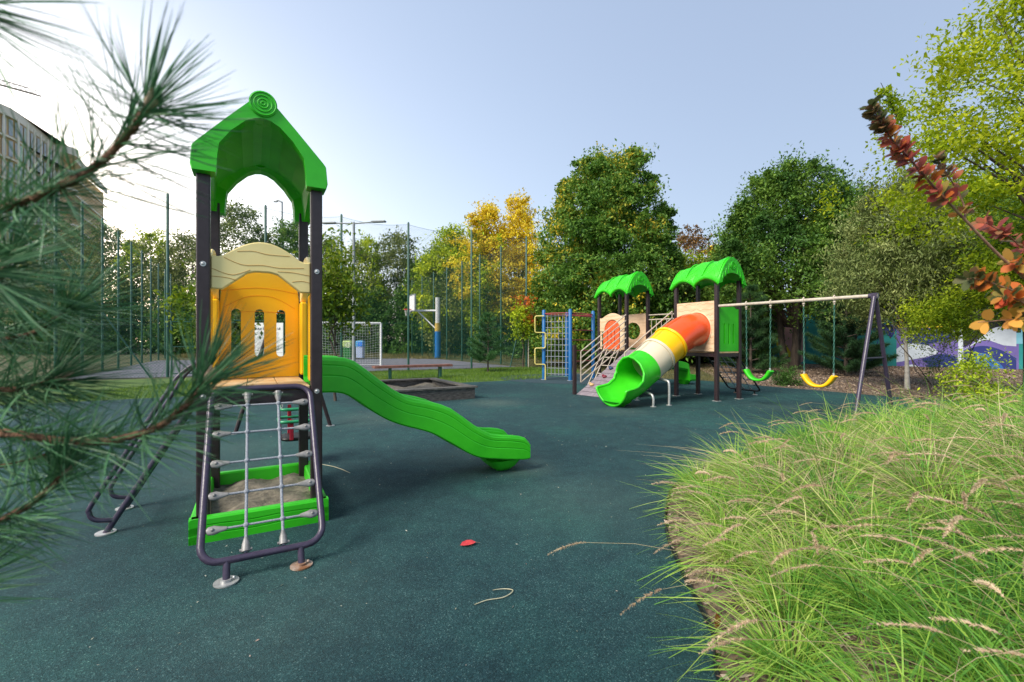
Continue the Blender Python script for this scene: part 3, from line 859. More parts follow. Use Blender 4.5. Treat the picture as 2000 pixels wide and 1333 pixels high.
# cream and orange walls of the lower tower
fx = CO.x
mb = MB()
w_ = SB[1] / 2 - .04
cream_arch(ps, (fx - .02, CO.y + SB[1] / 2, 0), -EY, -EX, w_, t=.03, m=TANW, zs=(1.86, 1.97, 1.50, 1.80), rnd=True)
for s in (-1, 1): MB().box((fx + .01, CO.y + SB[1] / 2 + s * (w_ - (.10 if s < 0 else .03)), (DB + 1.50) / 2 + .0), (.03, .20 if s < 0 else .06, 1.50 - DB), bev=.006).build('wall_panel', TANW, ps)
tp = [(.30, 1.60)] + [(.30 * math.cos(R(a)), 1.60 + .19 * math.sin(R(a))) for a in range(15, 166, 10)] + [(-.30, 1.60)]
mb = MB(); slotted(mb, .30, DB + .01, 1.6, [-.13, 0.0, .13], .018, 1.18, 1.50, (fx + .005, CO.y + SB[1] / 2 + .06, 0), -EY, -EX, .03, tp)
mb.build('orange_door_panel', RED, ps)
mb = MB(); ox_ = CO.x + SB[0]
# porthole wall on the far side
cy2, cz2, r2 = CO.y + SB[1] / 2, 1.52, .27
an = sorted([2 * math.pi * k / 32 for k in range(32)])
inn = [(cy2 + r2 * math.cos(a), cz2 + r2 * .85 * math.sin(a)) for a in an]
def rp_(a):
    c, s = math.cos(a), math.sin(a); hy, hz = w_, .45; k = min(hy / abs(c) if abs(c) > 1e-6 else 1e9, hz / abs(s) if abs(s) > 1e-6 else 1e9); return (cy2 + c * k, cz2 + s * k)
ot = [rp_(a) for a in an]; na = 32; vs = []
for xx in (ox_ - .02, ox_ + .02): vs += [(xx, p[0], p[1]) for p in inn] + [(xx, p[0], p[1]) for p in ot]
fs = []
for i in range(na):
    j = (i + 1) % na
    fs += [(i, j, na + j, na + i), (2 * na + j, 2 * na + i, 3 * na + i, 3 * na + j), (na + i, na + j, 3 * na + j, 3 * na + i), (j, i, 2 * na + i, 2 * na + j)]
mb.add(vs, fs); mb.build('porthole_panel', TANW, ps)
# bridge between towers: deck, outer railing with bars, top rails
A0 = Vector((0, SB[1] + .04, 0)); A1 = Vector((CO.x, CO.y - .04, 0))
B0 = Vector((SB[0], SB[1] + .04, 0)); B1 = Vector((CO.x + SB[0], CO.y - .04, 0))
br = MB(); br.add([A0 + EZ * (DB - .004), B0 + EZ * (DB - .004), B1 + EZ * (DB - .004), A1 + EZ * (DB - .004), A0 + EZ * (DB - .06), B0 + EZ * (DB - .06), B1 + EZ * (DB - .06), A1 + EZ * (DB - .06)], [(0, 1, 2, 3), (7, 6, 5, 4), (0, 4, 5, 1), (1, 5, 6, 2), (2, 6, 7, 3), (3, 7, 4, 0)])
br.build('bridge_deck', PLANK, ps)
rl = MB()
for z in (1.15, 1.80, 1.92): rl.tube([B0 + EZ * z, B1 + EZ * z], .016, 8)
n_ = 9
for i in range(n_):
    p = B0.lerp(B1, (i + .5) / n_); rl.tube([p + EZ * 1.15, p + EZ * 1.80], .009, 6)
rl.build('bridge_railing', TANTUBE, ps)
# plank ramp with climbing stones, rising in +x to the bridge deck
RL = 1.62
def ramp_pt(t, w): # t 0 at ground .. 1 at deck ; w 0..1 from lower-tower side to tall-tower side
    top = A1.lerp(A0 + Vector((0, .1, 0)), w); return top + Vector((-RL * (1 - t), 0, 0)) + EZ * (DB * t)
nP = 13
rp = MB()
for i in range(nP):
    a, b = i / nP + .006, (i + 1) / nP - .002
    c = [ramp_pt(a, 0), ramp_pt(b, 0), ramp_pt(b, 1), ramp_pt(a, 1)]
    dn = Vector((.03 * .5, 0, -.03))
    rp.add(c + [p + dn for p in c], [(3, 2, 1, 0), (4, 5, 6, 7), (0, 1, 5, 4), (1, 2, 6, 5), (2, 3, 7, 6), (3, 0, 4, 7)])
ramp = rp.build('plank_ramp', PLANK, ps)
st = MB()
for w in (.02, .98): st.tube([ramp_pt(.01, w) - EZ * .05, ramp_pt(1, w) - EZ * .055], .025, 6)
st.build('ramp_beam', POST, ramp)
HOLD = [mat('dark_blue_hold', (.02, .05, .12, 1), .5), mat('maroon_hold', (.20, .02, .04, 1), .5), mat('sandy_hold', (.55, .36, .17, 1), .5)]
for t, w, k in ((.56, .13, 0), (.38, .20, 1), (.20, .12, 2), (.75, .6, 1), (.3, .7, 0), (.5, .75, 2)):
    h = MB(); c = ramp_pt(t, w); h.ball(c + EZ * .02, .055, 6, sc=(1.1, 1, .7)); h.ball(c + Vector((-.03, .02, .05)), .03, 5)
    h.build('climbing_hold', HOLD[k], ramp)
# parallel bar railing beside the ramp (lower-tower side) and pair of rails on the other side
pp = ramp_pt(0, 0) + Vector((0, .06, 0))
sqpost(MB(), pp.x, pp.y, 0, 1.16, .075).build('newel_post', POST, ps)
for w, nb, yo in ((0, 6, .03), (1, 2, -.02)):
    rr = MB()
    t0, t1 = .10, 1.0
    for i in range(nb):
        off = .90 - .145 * i
        lo = ramp_pt(t0, w) + EZ * off + Vector((0, yo, 0)); hi = ramp_pt(t1, w) + EZ * (off) + Vector((0, yo, 0))
        rr.tube([lo, hi], .016, 8)
    lo = ramp_pt(t0, w) + Vector((0, yo, 0)); hi = ramp_pt(t1, w) + Vector((0, yo, 0))
    rr.tube([lo + EZ * .90, lo + EZ * (.90 - .145 * (nb - 1))], .016, 8); rr.tube([hi + EZ * .9, hi + EZ * .05], .016, 8)
    rr.build('ramp_railing', TANTUBE, ps)
# little ladder on the lower tower
ld = MB(); y0_, y1_ = CO.y + .22, CO.y + .66
for y in (y0_, y1_): 
    ld.tube([(fx - .62, y, 0), (fx - .05, y, DB)], .016, 8)
    ld.tube([(fx - .72, y, .10), (fx - .12, y, DB + .1)], .012, 8)
for k in range(4): ld.tube([(fx - .62 + .57 * (.2 + .2 * k), y0_, DB * (.2 + .2 * k)), (fx - .62 + .57 * (.2 + .2 * k), y1_, DB * (.2 + .2 * k))], .013, 8)
ld.build('ladder', TANTUBE, ps)
# short green slide on the far side of the lower tower
s2 = MB(); rings = []; yc = CO.y + SB[1] / 2
for i in range(30):
    t = i / 29; x = CO.x + SB[0] + .02 + 2.25 * t
    zb = 1.0 - .82 * (t ** 1.1) + .06 * math.sin(t * 9) + .02; zb = max(zb, .12)
    if t > .85: zb = .12 + .0 * t
    h = .20 - .06 * max(0, t - .8) / .2; wd = .26
    rings.append([Vector((x, yc - s * a, zb + b)) for s, L_ in ((1, 1), (-1, -1)) for a, b in ([(wd - .03, -.02), (wd, .03), (wd, h), (wd - .03, h + .01), (wd - .06, h), (wd - .09, .05)][::L_])])
s2.loft(rings, smooth=False)
s2.loft([[Vector((CO.x + SB[0] + 2.0 + hx * p[0], yc + hy * p[1], z)) for p in rpoly(1, 1, .4, 3)] for z, hx, hy in ((.001, .08, .1), (.13, .16, .2))])
s2.build('open_slide', GREEN, ps)
# net ladder on the +x side of the tall tower
net_frame(ps, 'net_ladder', (SB[0] + .03, SB[1] / 2, 0), EX, EY, .8, .8, .10, DB - .02, .95, m=BLACKP, nh=6, nv=3, rcl=.009)
# swing beam and A frame (frame stands towards the camera)
AF = Vector((5.74, 7.2, 0)); apx = toL(AF) + EZ * 1.967
b0 = Vector((.02, -.04, 1.975))
MB().tube([b0, apx + (apx - b0).normalized() * .04], .030, 14).build('swing_beam', TANTUBE, ps)
mb = MB(); d_ = (apx - b0).normalized(); mb.tube([apx - d_ * .08, apx + d_ * .03], .038, 14); mb.box(apx + EZ * .0, (.08, .08, .085)); mb.build('beam_bracket', PURP, ps)
for f_ in (toL((5.106, 6.795, 0)), toL((6.382, 7.636, 0))):
    hd = (Vector((f_.x, f_.y, 0)) - Vector((apx.x, apx.y, 0))).normalized()
    MB().tube([apx + hd * .03 - EZ * .02, Vector((f_.x, f_.y, 0))], .030, 14).build('swing_leg', PURP, ps)
    MB().cyl(Vector((f_.x, f_.y, .0015)), Vector((f_.x, f_.y, .01)), .06, 18).build('foot_plate', STEEL, ps)
q1 = apx.lerp(toL((5.106, 6.795, 0)), .5); q2 = apx.lerp(toL((6.382, 7.636, 0)), .5)
MB().tube([q1, q2], .014, 8).build('crossbar', PURP, ps)
# two swings hung from the beam
CHG = mat('green_coated_chain', (.03, .12, .09, 1), .5, (.06, .2, .15, 1), 20)
bw0 = OB + U * b0.x + V * b0.y + EZ * b0.z; bw1 = Vector((AF.x, AF.y, 1.967))
def beam_at(px):
    lo, hi = 0., 1.
    for _ in range(40):
        m_ = (lo + hi) / 2; p = bw0.lerp(bw1, m_)
        if 1000 + p.x / p.y * F < px: lo = m_
        else: hi = m_
    return bw0.lerp(bw1, lo)
hg = MB()
def swing(px0, px1, zlow, m, label, name='belt_swing'):
    a, b = beam_at(px0), beam_at(px1); mid = (a + b) / 2
    e = (b - a); e.z = 0; hl = e.length / 2; e.normalize()
    rz = math.atan2(e.y, e.x)
    t = thing(name, label, 'swing', (mid.x, mid.y, 0), rz)
    zb_ = mid.z - .03
    for s, top in ((-1, a), (1, b)):
        x = s * hl * .96
        c = MB(); chain(c, (x, 0, zlow + .23), (s * hl, 0, top.z - .10), .0042, .05); c.build('chain', CHG, t)
        h = MB(); h.cyl((s * hl, 0, top.z - .105), (s * hl, 0, top.z - .03), .012, 8); h.tube([(s * hl + .0, .037 * math.cos(q), top.z + .037 * math.sin(q)) for q in [2 * math.pi * k / 14 for k in range(14)]], .012, 6, closed=True); h.ball((s * hl, 0, top.z - .06), .024, 5); h.ball((s * hl, 0, top.z + .045), .016, 4); h.build('hanger', TANTUBE, t)
        k = MB(); k.box((x, 0, zlow + .215), (.03, .02, .05), bev=.004); k.build('clamp', STEEL, t)
    st_ = MB(); rings = []
    for i in range(25):
        q = -1 + 2 * i / 24; x = q * hl * 1.04; z = zlow + .21 * abs(q) ** 2.6 - (.02 * (1 if abs(q) > .93 else 0))
        wd = .075 + .0 * q; th = .02 + .012 * abs(q)
        sl_ = .21 * 2.6 * abs(q) ** 1.6 * (1 if q > 0 else -1) / (hl * 1.04)
        n_ = Vector((-sl_, 0, 1)).normalized()
        rings.append([Vector((x, y, z)) + n_ * h_ for y, h_ in ((-wd, -th * .3), (-wd * .85, -th), (wd * .85, -th), (wd, -th * .3), (wd, th * .6), (wd * .8, th), (-wd * .8, th), (-wd, th * .6))])
    st_.loft(rings); st_.build('seat', m, t)
swing(1457.5, 1505, .50, GREEN, 'bright green curved belt swing hanging on chains nearest the tall tower')
swing(1569.5, 1629.5, .47, YELLOW, 'yellow curved belt swing hanging on chains nearest the A frame')

# ---------------------------------------------------------------- blue climbing frame
cf = thing('climbing_frame', 'blue post climbing frame with rope net, red rungs and a pale yellow zigzag pole', 'climbing frame', (1.03, 14.7, 0))
CP = [Vector((0, 0, 0)), Vector((.80, -.4, 0)), Vector((1.68, .5, 0)), Vector((.88, 1.2, 0))]
for p in CP:
    q = MB(); q.tube([p, p + EZ * 2.23, p + EZ * 2.26], [.058, .058, .03], 16); o = q.build('post', BLUE, cf)
    MB().cyl(p + EZ * .005, p + EZ * .015, .10, 16).build('base_plate', STEEL, o)
tr_ = MB()
for i in range(4):
    a, b = CP[i], CP[(i + 1) % 4]; m_ = (a + b) / 2; c = sum(CP, Vector()) / 4; out = (m_ - c).normalized()
    tr_.tube(catmull([a + EZ * 2.13, m_ + out * .12 + EZ * 2.13, b + EZ * 2.13], 6), .018, 8)
tr_.tube([CP[0] + EZ * 2.1, CP[2] + EZ * 2.1], .018, 8); tr_.tube([CP[1] + EZ * 2.1, CP[3] + EZ * 2.1], .018, 8)
tr_.build('top_bar', REDT, cf)
for z in (2.05, 1.60, 1.28, .94, .6):
    r_ = MB(); r_.tube([CP[1] + EZ * z, CP[2] + EZ * z], .017, 8); r_.build('rung', REDT, cf)
nt_ = MB()
a, b = CP[0], CP[1]
for i in range(1, 7): nt_.tube([a.lerp(b, i / 7) + EZ * .15, a.lerp(b, i / 7) + EZ * 2.1], .010, 6)
for i in range(11): nt_.tube([a + EZ * (.2 + .185 * i), b + EZ * (.2 + .185 * i)], .009, 6)
nt_.build('rope_net', ROPE, cf)
MB().tube([a + EZ * .12, b + EZ * .12], .016, 8).build('lower_bar', DGREEN, cf)
zx, zo = -.10, -.26
za = (CP[0].x + .07); pts = [(za, 0), (za, .50), (zo, .50), (zo, 1.02), (za, 1.02), (za, 1.52), (zo, 1.52), (zo, 2.05), (za - .04, 2.05)]
zz = MB(); P2 = []
for i, (x, z) in enumerate(pts):
    v = Vector((x - .03, -.10, z))
    if 0 < i < len(pts) - 1:
        pv = Vector((pts[i - 1][0] - .03, -.10, pts[i - 1][1])); nx = Vector((pts[i + 1][0] - .03, -.10, pts[i + 1][1]))
        d0, d1 = (pv - v).normalized() * .045, (nx - v).normalized() * .045
        P2 += [v + d0, v + (d0 + d1) * .3, v + d1]
    else: P2.append(v)
zz.tube(P2, .020, 8); zz.build('zigzag_pole', YTUBE, cf)

# ---------------------------------------------------------------- timber sandbox
sb0 = Vector((-.80, 9.88, 0)); sbx = thing('sandbox', 'low square timber sandbox with a grey plank rim behind the slide', 'sandbox', sb0, ANG)
LX, LY, HH = -2.2, 2.6, .235
for (p, q) in (((LX, 0), (0, 0)), ((0, 0), (0, LY)), ((0, LY), (LX, LY)), ((LX, LY), (LX, 0))):
    p, q = Vector((*p, 0)), Vector((*q, 0)); d = (q - p).normalized(); c = (p + q) / 2; n = Vector((-d.y, d.x, 0)); inn_ = n if (Vector((LX / 2, LY / 2, 0)) - c).dot(n) > 0 else -n
    M = Matrix(((d.x, -d.y, 0), (d.y, d.x, 0), (0, 0, 1))); ln = (q - p).length
    w = MB(); w.box(c + inn_ * .05 + EZ * HH / 2, (ln - .004 if abs(d.x) > .5 else ln - .208, .10, HH), M, bev=.006); w.build('side_wall', DWOOD, sbx)
    r_ = MB(); r_.box(c + inn_ * .07 + EZ * (HH + .02), (ln + .12 if abs(d.x) > .5 else ln - .262, .19, .034), M, bev=.006); r_.build('rim_plank', RIMW, sbx)
sg = MB(); N_ = 20
sg.add([(LX + .1 + (-LX - .2) * i / N_, .1 + (LY - .2) * j / N_, .10 + .03 * random.random() + .05 * math.sin(i * .6) * math.cos(j * .5)) for j in range(N_ + 1) for i in range(N_ + 1)], [(j * (N_ + 1) + i, j * (N_ + 1) + i + 1, (j + 1) * (N_ + 1) + i + 1, (j + 1) * (N_ + 1) + i) for j in range(N_) for i in range(N_)], smooth=True)
sg.build('sand', SAND, sbx)
# ---------------------------------------------------------------- bench
bn = thing('park_bench', 'backless red-brown plank bench on the lawn before the court', 'bench', (-3.96, 14.7, 0), ANG)
for k in range(3): MB().box((.80, -.14 + .14 * k, .42), (2.62, .128, .075), bev=.006).build('seat_plank', BWOOD, bn)
for x in (0, 1.7):
    for y in (-.14, .14): MB().box((x + (.06 if y > 0 else -.02), y, .20), (.085, .085, .40), bev=.006).build('leg', DGREEN, bn)
# ---------------------------------------------------------------- notice board on legs behind the tower
nb = thing('notice_board', 'white notice board with a black heading seen through the yellow slots', 'sign', (-7.05, 13.0, 0), R(0))
MB().box((0, 0, 1.25), (1.04, .03, 1.04), bev=.004).build('board', WHITE, nb)
NVY = mat('board_print', (.02, .025, .04, 1), .6)
def text(body, size, loc, rot, m, par, name='lettering', ext=.002, align='CENTER'):
    c = bpy.data.curves.new(name, 'FONT'); c.body = body; c.size = size; c.extrude = ext; c.align_x = align; c.align_y = 'CENTER'
    c.materials.append(m); tmp = bpy.data.objects.new('lettering_curve', c); me = bpy.data.meshes.new_from_object(tmp); bpy.data.objects.remove(tmp)
    o = link(name, me, par, loc); o.rotation_euler = rot; return o
text('PATRULA DE JOACA LE', .085, (0, -.022, 1.60), (R(90), 0, 0), NVY, nb)
GPR = mat('grey_print', (.35, .38, .36, 1), .6, (.5, .45, .52, 1), 9)
lines = MB()
for k in range(15):
    z = 1.50 - .036 * k
    for x in (-.42, -.2, .03, .25): lines.box((x + .06 + .012 * ((k * 7) % 3), -.0165, z), (.19 - .02 * ((k * 5) % 4), .003, .012))
lines.box((0, -.0165, .92), (1.0, .003, .01))
lines.build('print_lines', GPR, nb)
for x in (-.42, .42): MB().cyl((x, .04, 0), (x, .04, 1.76), .025, 10).build('leg', DGREEN, nb)

# ---------------------------------------------------------------- court: goal, hoop, bins, lamp, fence
goal = thing('football_goal', 'white football goal with a white net inside the fenced court', 'goal', (G(744, 716).x, G(744, 716).y, 0), 0)
gdir = -U; gp = goal
GW, GH, GD = 3.2, 2.12, .95
gl = Matrix.Rotation(math.pi + ANG - R(12), 3, 'Z'); ex_ = gl @ EX; bk = gl @ EY
bk = -bk if bk.y < 0 else bk
for s in (0, GW):
    sqm = MB(); p = ex_ * s; sqm.tube([p, p + EZ * GH], .055, 10); sqm.build('goal_post', WHITE, gp)
    MB().tube([p + EZ * GH, p + bk * .35 + EZ * GH, p + bk * GD], .028, 8).build('side_stay', WHITE, gp)
MB().tube([EZ * GH, ex_ * GW + EZ * GH], .055, 10).build('crossbar', WHITE, gp)
MB().tube([bk * GD + EZ * .03, ex_ * GW + bk * GD + EZ * .03], .025, 8).build('ground_bar', WHITE, gp)
nn = MB(); NETC = mat('white_cord', (.45, .48, .42, 1), .8, (.7, .7, .66, 1), 5)
def back(s, t):  # t 0 top front .. 1 ground
    if t < .25: return ex_ * s + bk * (.35 * t / .25) + EZ * (GH - .12 * math.sin(s * 1.9) ** 2 * t * 4)
    q = (t - .25) / .75; sag = .10 * math.sin(math.pi * q) * math.sin(math.pi * s / GW)
    return ex_ * s + bk * (.35 + (GD - .35) * q - sag) + EZ * (GH * (1 - q) + .03 - .2 * math.sin(math.pi * q) * math.sin(s * 2.) ** 2 * (1 - q))
for i in range(27): nn.tube([back(GW * i / 26, k / 16) for k in range(17)], .006, 4, cap=False)
for k in range(1, 22): nn.tube([back(GW * i / 18, k / 22) for i in range(19)], .006, 4, cap=False)
for s in (0, GW):
    for k in range(1, 17):
        q = k / 17; z = GH * (1 - q); nn.tube([ex_ * s + EZ * z, ex_ * s + bk * (.35 + (GD - .35) * q) + EZ * z], .006, 4, cap=False)
    for k in range(1, 7):
        d = GD * k / 7; zt = GH if d < .35 else GH * (1 - (d - .35) / (GD - .35)); nn.tube([ex_ * s + bk * d, ex_ * s + bk * d + EZ * zt], .006, 4, cap=False)
nn.build('net', NETC, gp)
# hoop
HY = 33.0; hp = thing('basketball_hoop', 'white basketball hoop on a post with a blue padded base', 'basketball hoop', ((855 - 1000) / F * HY, HY, 0))
MB().tube([(0, 0, 1.9), (0, 0, 4.4)], .17, 12).build('post', mat('chipped_white_steel', (.38, .38, .38, 1), .6, (.72, .72, .70, 1), 12), hp)
MB().tube([(0, 0, 0), (0, 0, 1.95)], .22, 14).build('post_pad', BLUE, hp)
MB().tube([(0, 0, 1.95), (0, 0, 2.55)], .21, 14).build('post_collar', mat('ochre_pad', (.45, .30, .06, 1), .7), hp)
MB().tube([(0, 0, 3.45), (-1.62, 0, 3.45)], .07, 8).build('arm', WHITE, hp)
MB().tube([(-.1, 0, 2.1), (-1.4, 0, 3.35)], .045, 8).build('brace', WHITE, hp)
ba = R(62); bx = Vector((math.cos(ba), -math.sin(ba), 0)); by = Vector((-math.sin(ba), -math.cos(ba), 0))
M = Matrix(((bx.x, by.x, 0), (bx.y, by.y, 0), (0, 0, 1)))
bb = MB().box((-1.85, 0, 4.0), (1.5, .06, 1.15), M).build('backboard', WHITE, hp)
fm = MB()
for a, e in ((-.75, .0), (.75, 0)): fm.box(Vector((-1.85, 0, 4.0)) + bx * a, (.07, .1, 1.22), M)
for z in (3.42, 4.58): fm.box(Vector((-1.85, 0, z)), (1.43, .1, .07), M)
fm.build('board_frame', GREYP, bb)
rc = Vector((-1.85, 0, 3.52)) + by * .32
fac = 1 if by.x < 0 else -1
rc = Vector((-1.85, 0, 3.52)) + by * (.34 * fac)
MB().tube([rc + Vector((.24 * math.cos(a), .24 * math.sin(a), 0)) for a in [2 * math.pi * k / 20 for k in range(20)]], .03, 6, closed=True).build('rim', mat('rim_red', (.6, .04, .02, 1), .5), hp)
hn = MB()
for k in range(12):
    a = 2 * math.pi * k / 12; hn.tube([rc + Vector((.23 * math.cos(a), .23 * math.sin(a), 0)), rc + Vector((.13 * math.cos(a + .4), .13 * math.sin(a + .4), -.45))], .01, 4)
hn.build('hoop_net', NETC, hp)
# two bins beyond the goal
def bin_(px, w, body, lid, label, emblem):
    Y_ = 31.5; X_ = (px - 1000) / F * Y_; Z_ = 1.28
    t = thing('litter_bin', label, 'bin', (X_, Y_, 0))
    b = MB(); b.loft([[Vector((w / 2 * k * p[0], .26 * k * p[1], z)) for p in rpoly(1, 1, .35, 4)] for z, k in ((.08, .86), (.12, .92), (.85, 1), (.86, 1))], smooth=False); b.build('body', body, t)
    b = MB(); b.loft([[Vector((w / 2 * k * p[0], .26 * k * p[1], z)) for p in rpoly(1, 1, .35, 4)] for z, k in ((.862, 1.06), (1.2, 1.06), (1.27, .9), (1.28, .5))], smooth=False); l = b.build('lid', lid, t)
    e = MB()
    if emblem == 'ring':
        c = Vector((.08, -.30, .98)); n3 = 3
        e.tube([c + Vector((.17 * math.cos(q), 0, .17 * math.sin(q))) for q in [2 * math.pi * k / 24 for k in range(24)]], .018, 6, closed=True)
        for k in range(3):
            a0 = R(90 + 120 * k)
            e.tube([c + Vector((.09 * math.cos(a0 + q), 0, .09 * math.sin(a0 + q))) for q in (0, .5, 1., 1.4)], .02, 6)
            a = a0 + 1.6; tip = c + Vector((.09 * math.cos(a), 0, .09 * math.sin(a))); tg = Vector((-math.sin(a), 0, math.cos(a))); rd = Vector((math.cos(a), 0, math.sin(a)))
            e.add([tip - tg * .05 + rd * .045, tip - tg * .05 - rd * .045, tip + tg * .05], [(0, 1, 2)])
        e.build('recycling_mark', mat('mark_white', (.75, .82, .6, 1), .6), l)
    else:
        e.prism([(.17 * math.cos(2 * math.pi * k / 24), .17 * math.sin(2 * math.pi * k / 24)) for k in range(24)], Vector((.06, -.285, 1.02)), EX, EZ, -EY, .012); e.build('round_mark', mat('mark_blue', (.01, .16, .62, 1), .6), l)
    for x in (-w * .38, w * .38): MB().cyl((x, 0, 0), (x, 0, .11), .03, 8).build('foot', BLACKP, t)
bin_(680, .60, mat('bin_green', (.01, .14, .02, 1), .4), mat('bin_lime', (.30, .42, .12, 1), .5), 'green litter bin with a lime lid and white ring mark inside the court', 'ring')
bin_(704, .50, mat('bin_pale_blue', (.35, .42, .58, 1), .5), mat('bin_blue', (.06, .28, .52, 1), .5), 'pale blue litter bin with a sky blue lid inside the court', 'dot')
# double arm lamp
lp = thing('street_lamp', 'grey street lamp with two flat outstretched arms by the court fence', 'street lamp', ((691 - 1000) / F * 17.3, 17.3, 0), R(-6))
tz = EYE + 232 / F * 17.3
MB().tube([(0, 0, 0), (0, 0, 1.2), (0, 0, tz)], [.075, .06, .045], 12).build('pole', GREYP, lp)
for s in (-1, 1):
    a = MB(); a.tube([(0, 0, tz - .05), (s * .45, 0, tz - .03), (s * .75, 0, tz - .01)], .028, 8); ao = a.build('arm', GREYP, lp)
    h = MB(); h.box((s * .98, 0, tz), (.55, .18, .055), bev=.015); h.box((s * .95, 0, tz - .032), (.36, .12, .012)); h.build('lamp_head', GREYP, ao)
fl_ = thing('street_lamp', 'distant thin street lamp rising above the far trees between the roof legs', 'street lamp', ((551 - 1000) / F * 60, 60, 0))
tz = EYE + 271 / F * 60
MB().tube([(0, 0, 0), (0, 0, tz * .84), (0, 0, tz * .845), (0, 0, tz)], [.35, .24, .13, .10], 8).build('pole', GREYP, fl_)
MB().tube([(0, 0, tz), (-.5, 0, tz + .25), (-.8, 0, tz + .1)], .13, 6).build('arm', GREYP, fl_)
MB().box((-.85, 0, tz + .1), (.5, .25, .18), bev=.04).build('lamp_head', GREYP, fl_)
# fence runs
FH = 6.3
NETM = net_mat('green_chain_link', (.012, .075, .05, 1), .10, .0072)
def fence(label, a, b, posts, skip=(), gate=None):
    ang = math.atan2((b - a).y, (b - a).x); ln = (b - a).length
    t = thing('court_fence', label, 'fence', a, ang)
    for s in posts:
        p = MB(); p.tube([(s, 0, 0), (s, 0, FH), (s, 0, FH + .04)], [.045, .045, .015], 10); p.build('post', DGREEN, t)
    # netting, sags a little at the head between posts
    ps_ = list(posts)
    for s0, s1_ in zip(ps_, ps_[1:]):
        me = bpy.data.meshes.new('netting'); vs = []; uv = []; fs = []; n = 8
        for i in range(n + 1):
            x = s0 + (s1_ - s0) * i / n; sag = .14 * math.sin(math.pi * i / n); z0 = 2.0 if gate and gate[0] - .01 <= s0 < gate[1] else .03
            vs += [(x, .05, z0), (x, .05, FH - .06 - sag)]; uv += [(x, z0), (x, FH - .06)]
        for i in range(n): fs.append((2 * i, 2 * i + 2, 2 * i + 3, 2 * i + 1))
        me.from_pydata(vs, [], fs); L_ = me.uv_layers.new(name='UVMap')
        for lp_ in me.loops: L_.data[lp_.index].uv = uv[lp_.vertex_index]
        me.materials.append(NETM); link('netting', me, t)
        for z in ((.15, 2.0) if z0 < 1 else (2.0,)):
            MB().tube([(s0, .05, z), (s1_, .05, z)], .006 if z != 2.0 or not (gate and z0 > 1) else .03, 5).build('tension_wire', DGREEN, t)
        w_ = MB(); w_.tube([(s0 + (s1_ - s0) * i / n, .05, FH - .06 - .14 * math.sin(math.pi * i / n)) for i in range(n + 1)], .006, 5); w_.build('tension_wire', DGREEN, t)
    return t
front_pts = [Vector((-14.4, 14.36, 0)), Vector((-11.8, 15.56, 0)), Vector((-9.13, 16.85, 0)), Vector((-6.75, 18.07, 0)), Vector((-4.33, 19.27, 0)), Vector((-1.75, 20.6, 0)), Vector((.70, 22.1, 0))]
fa, fb = front_pts[0], front_pts[-1]; fd = (fb - fa).normalized()
fposts = [(p - fa).dot(fd) for p in front_pts]
tf = fence('tall dark green mesh fence along the near side of the court, post tops highest', fa, fb, fposts, gate=(fposts[1], fposts[2]))
gt = MB()
for z in (.12, 1.05, 1.92): gt.tube([(fposts[1] + .12, -.03, z), (fposts[2] - .12, -.03, z)], .022, 6)
for x in (fposts[1] + .12, (fposts[1] + fposts[2]) / 2, fposts[2] - .12): gt.tube([(x, -.03, .08), (x, -.03, 1.94)], .025, 8)
gt.build('gate', DGREEN, tf)
for x, dx in ((fposts[0], 2.4), (fposts[-1], -.9)):
    MB().tube([(x, -.02, 4.2 if dx > 0 else 3.6), (x + dx, -.02, 0)], .028, 8).build('brace', DGREEN, tf)
lf = fence('mesh fence on the left side of the court behind the pine branches', fa, fa + V * 24, [2.55 * k for k in range(10)])
rfn = fence('mesh fence on the right side of the court beside the small pine', fb, fb + V * 20, [2.62 * k for k in range(8)])
MB().tube([(0, -.02, 3.4), (1.6, -.02, 0)], .028, 8).build('brace', DGREEN, rfn)
MB().tube([(0, 0.0, 3.2), (.1, -1.7, 0)], .024, 8).build('brace', GREYP, rfn)

# ---------------------------------------------------------------- vegetation
def unit(a): return a / np.maximum(1e-9, np.linalg.norm(a, axis=-1, keepdims=True))
def leaf_quads(c, d, nrm, ln, wd, fold=0.):
    """one pointed leaf (4 vertices) per centre"""
    side = unit(np.cross(d, nrm)); h = ln[:, None] / 2; w = wd[:, None] / 2
    n2 = unit(np.cross(side, d))
    v = np.stack([c - d * h, c - d * h * .1 + side * w + n2 * w * .3, c + d * h, c - d * h * .1 - side * w + n2 * w * .3], 1).reshape(-1, 3)
    q = np.arange(len(v)).reshape(-1, 4)
    return v, q
def oval_leaves(c, d, nrm, ln, wd):
    """rounded leaf, 8 corners + gentle fold, for leaves seen close"""
    side = unit(np.cross(d, nrm)); n2 = unit(np.cross(side, d)); out = []
    prof = [(-.5, .0), (-.32, .36), (0, .5), (.30, .38), (.5, .04)]
    for t, w in prof: out.append(c + d * (ln * t)[:, None] + side * (wd * w)[:, None] + n2 * (wd * w * .35)[:, None])
    for t, w in prof[::-1][1:-1]: out.append(c + d * (ln * t)[:, None] - side * (wd * w)[:, None] + n2 * (wd * w * .35)[:, None])
    v = np.stack(out, 1); return v.reshape(-1, 3), np.arange(v.shape[0] * v.shape[1]).reshape(-1, v.shape[1])
def rdir(n, up=0.): 
    v = rng.normal(size=(n, 3)); v[:, 2] += up; return unit(v)
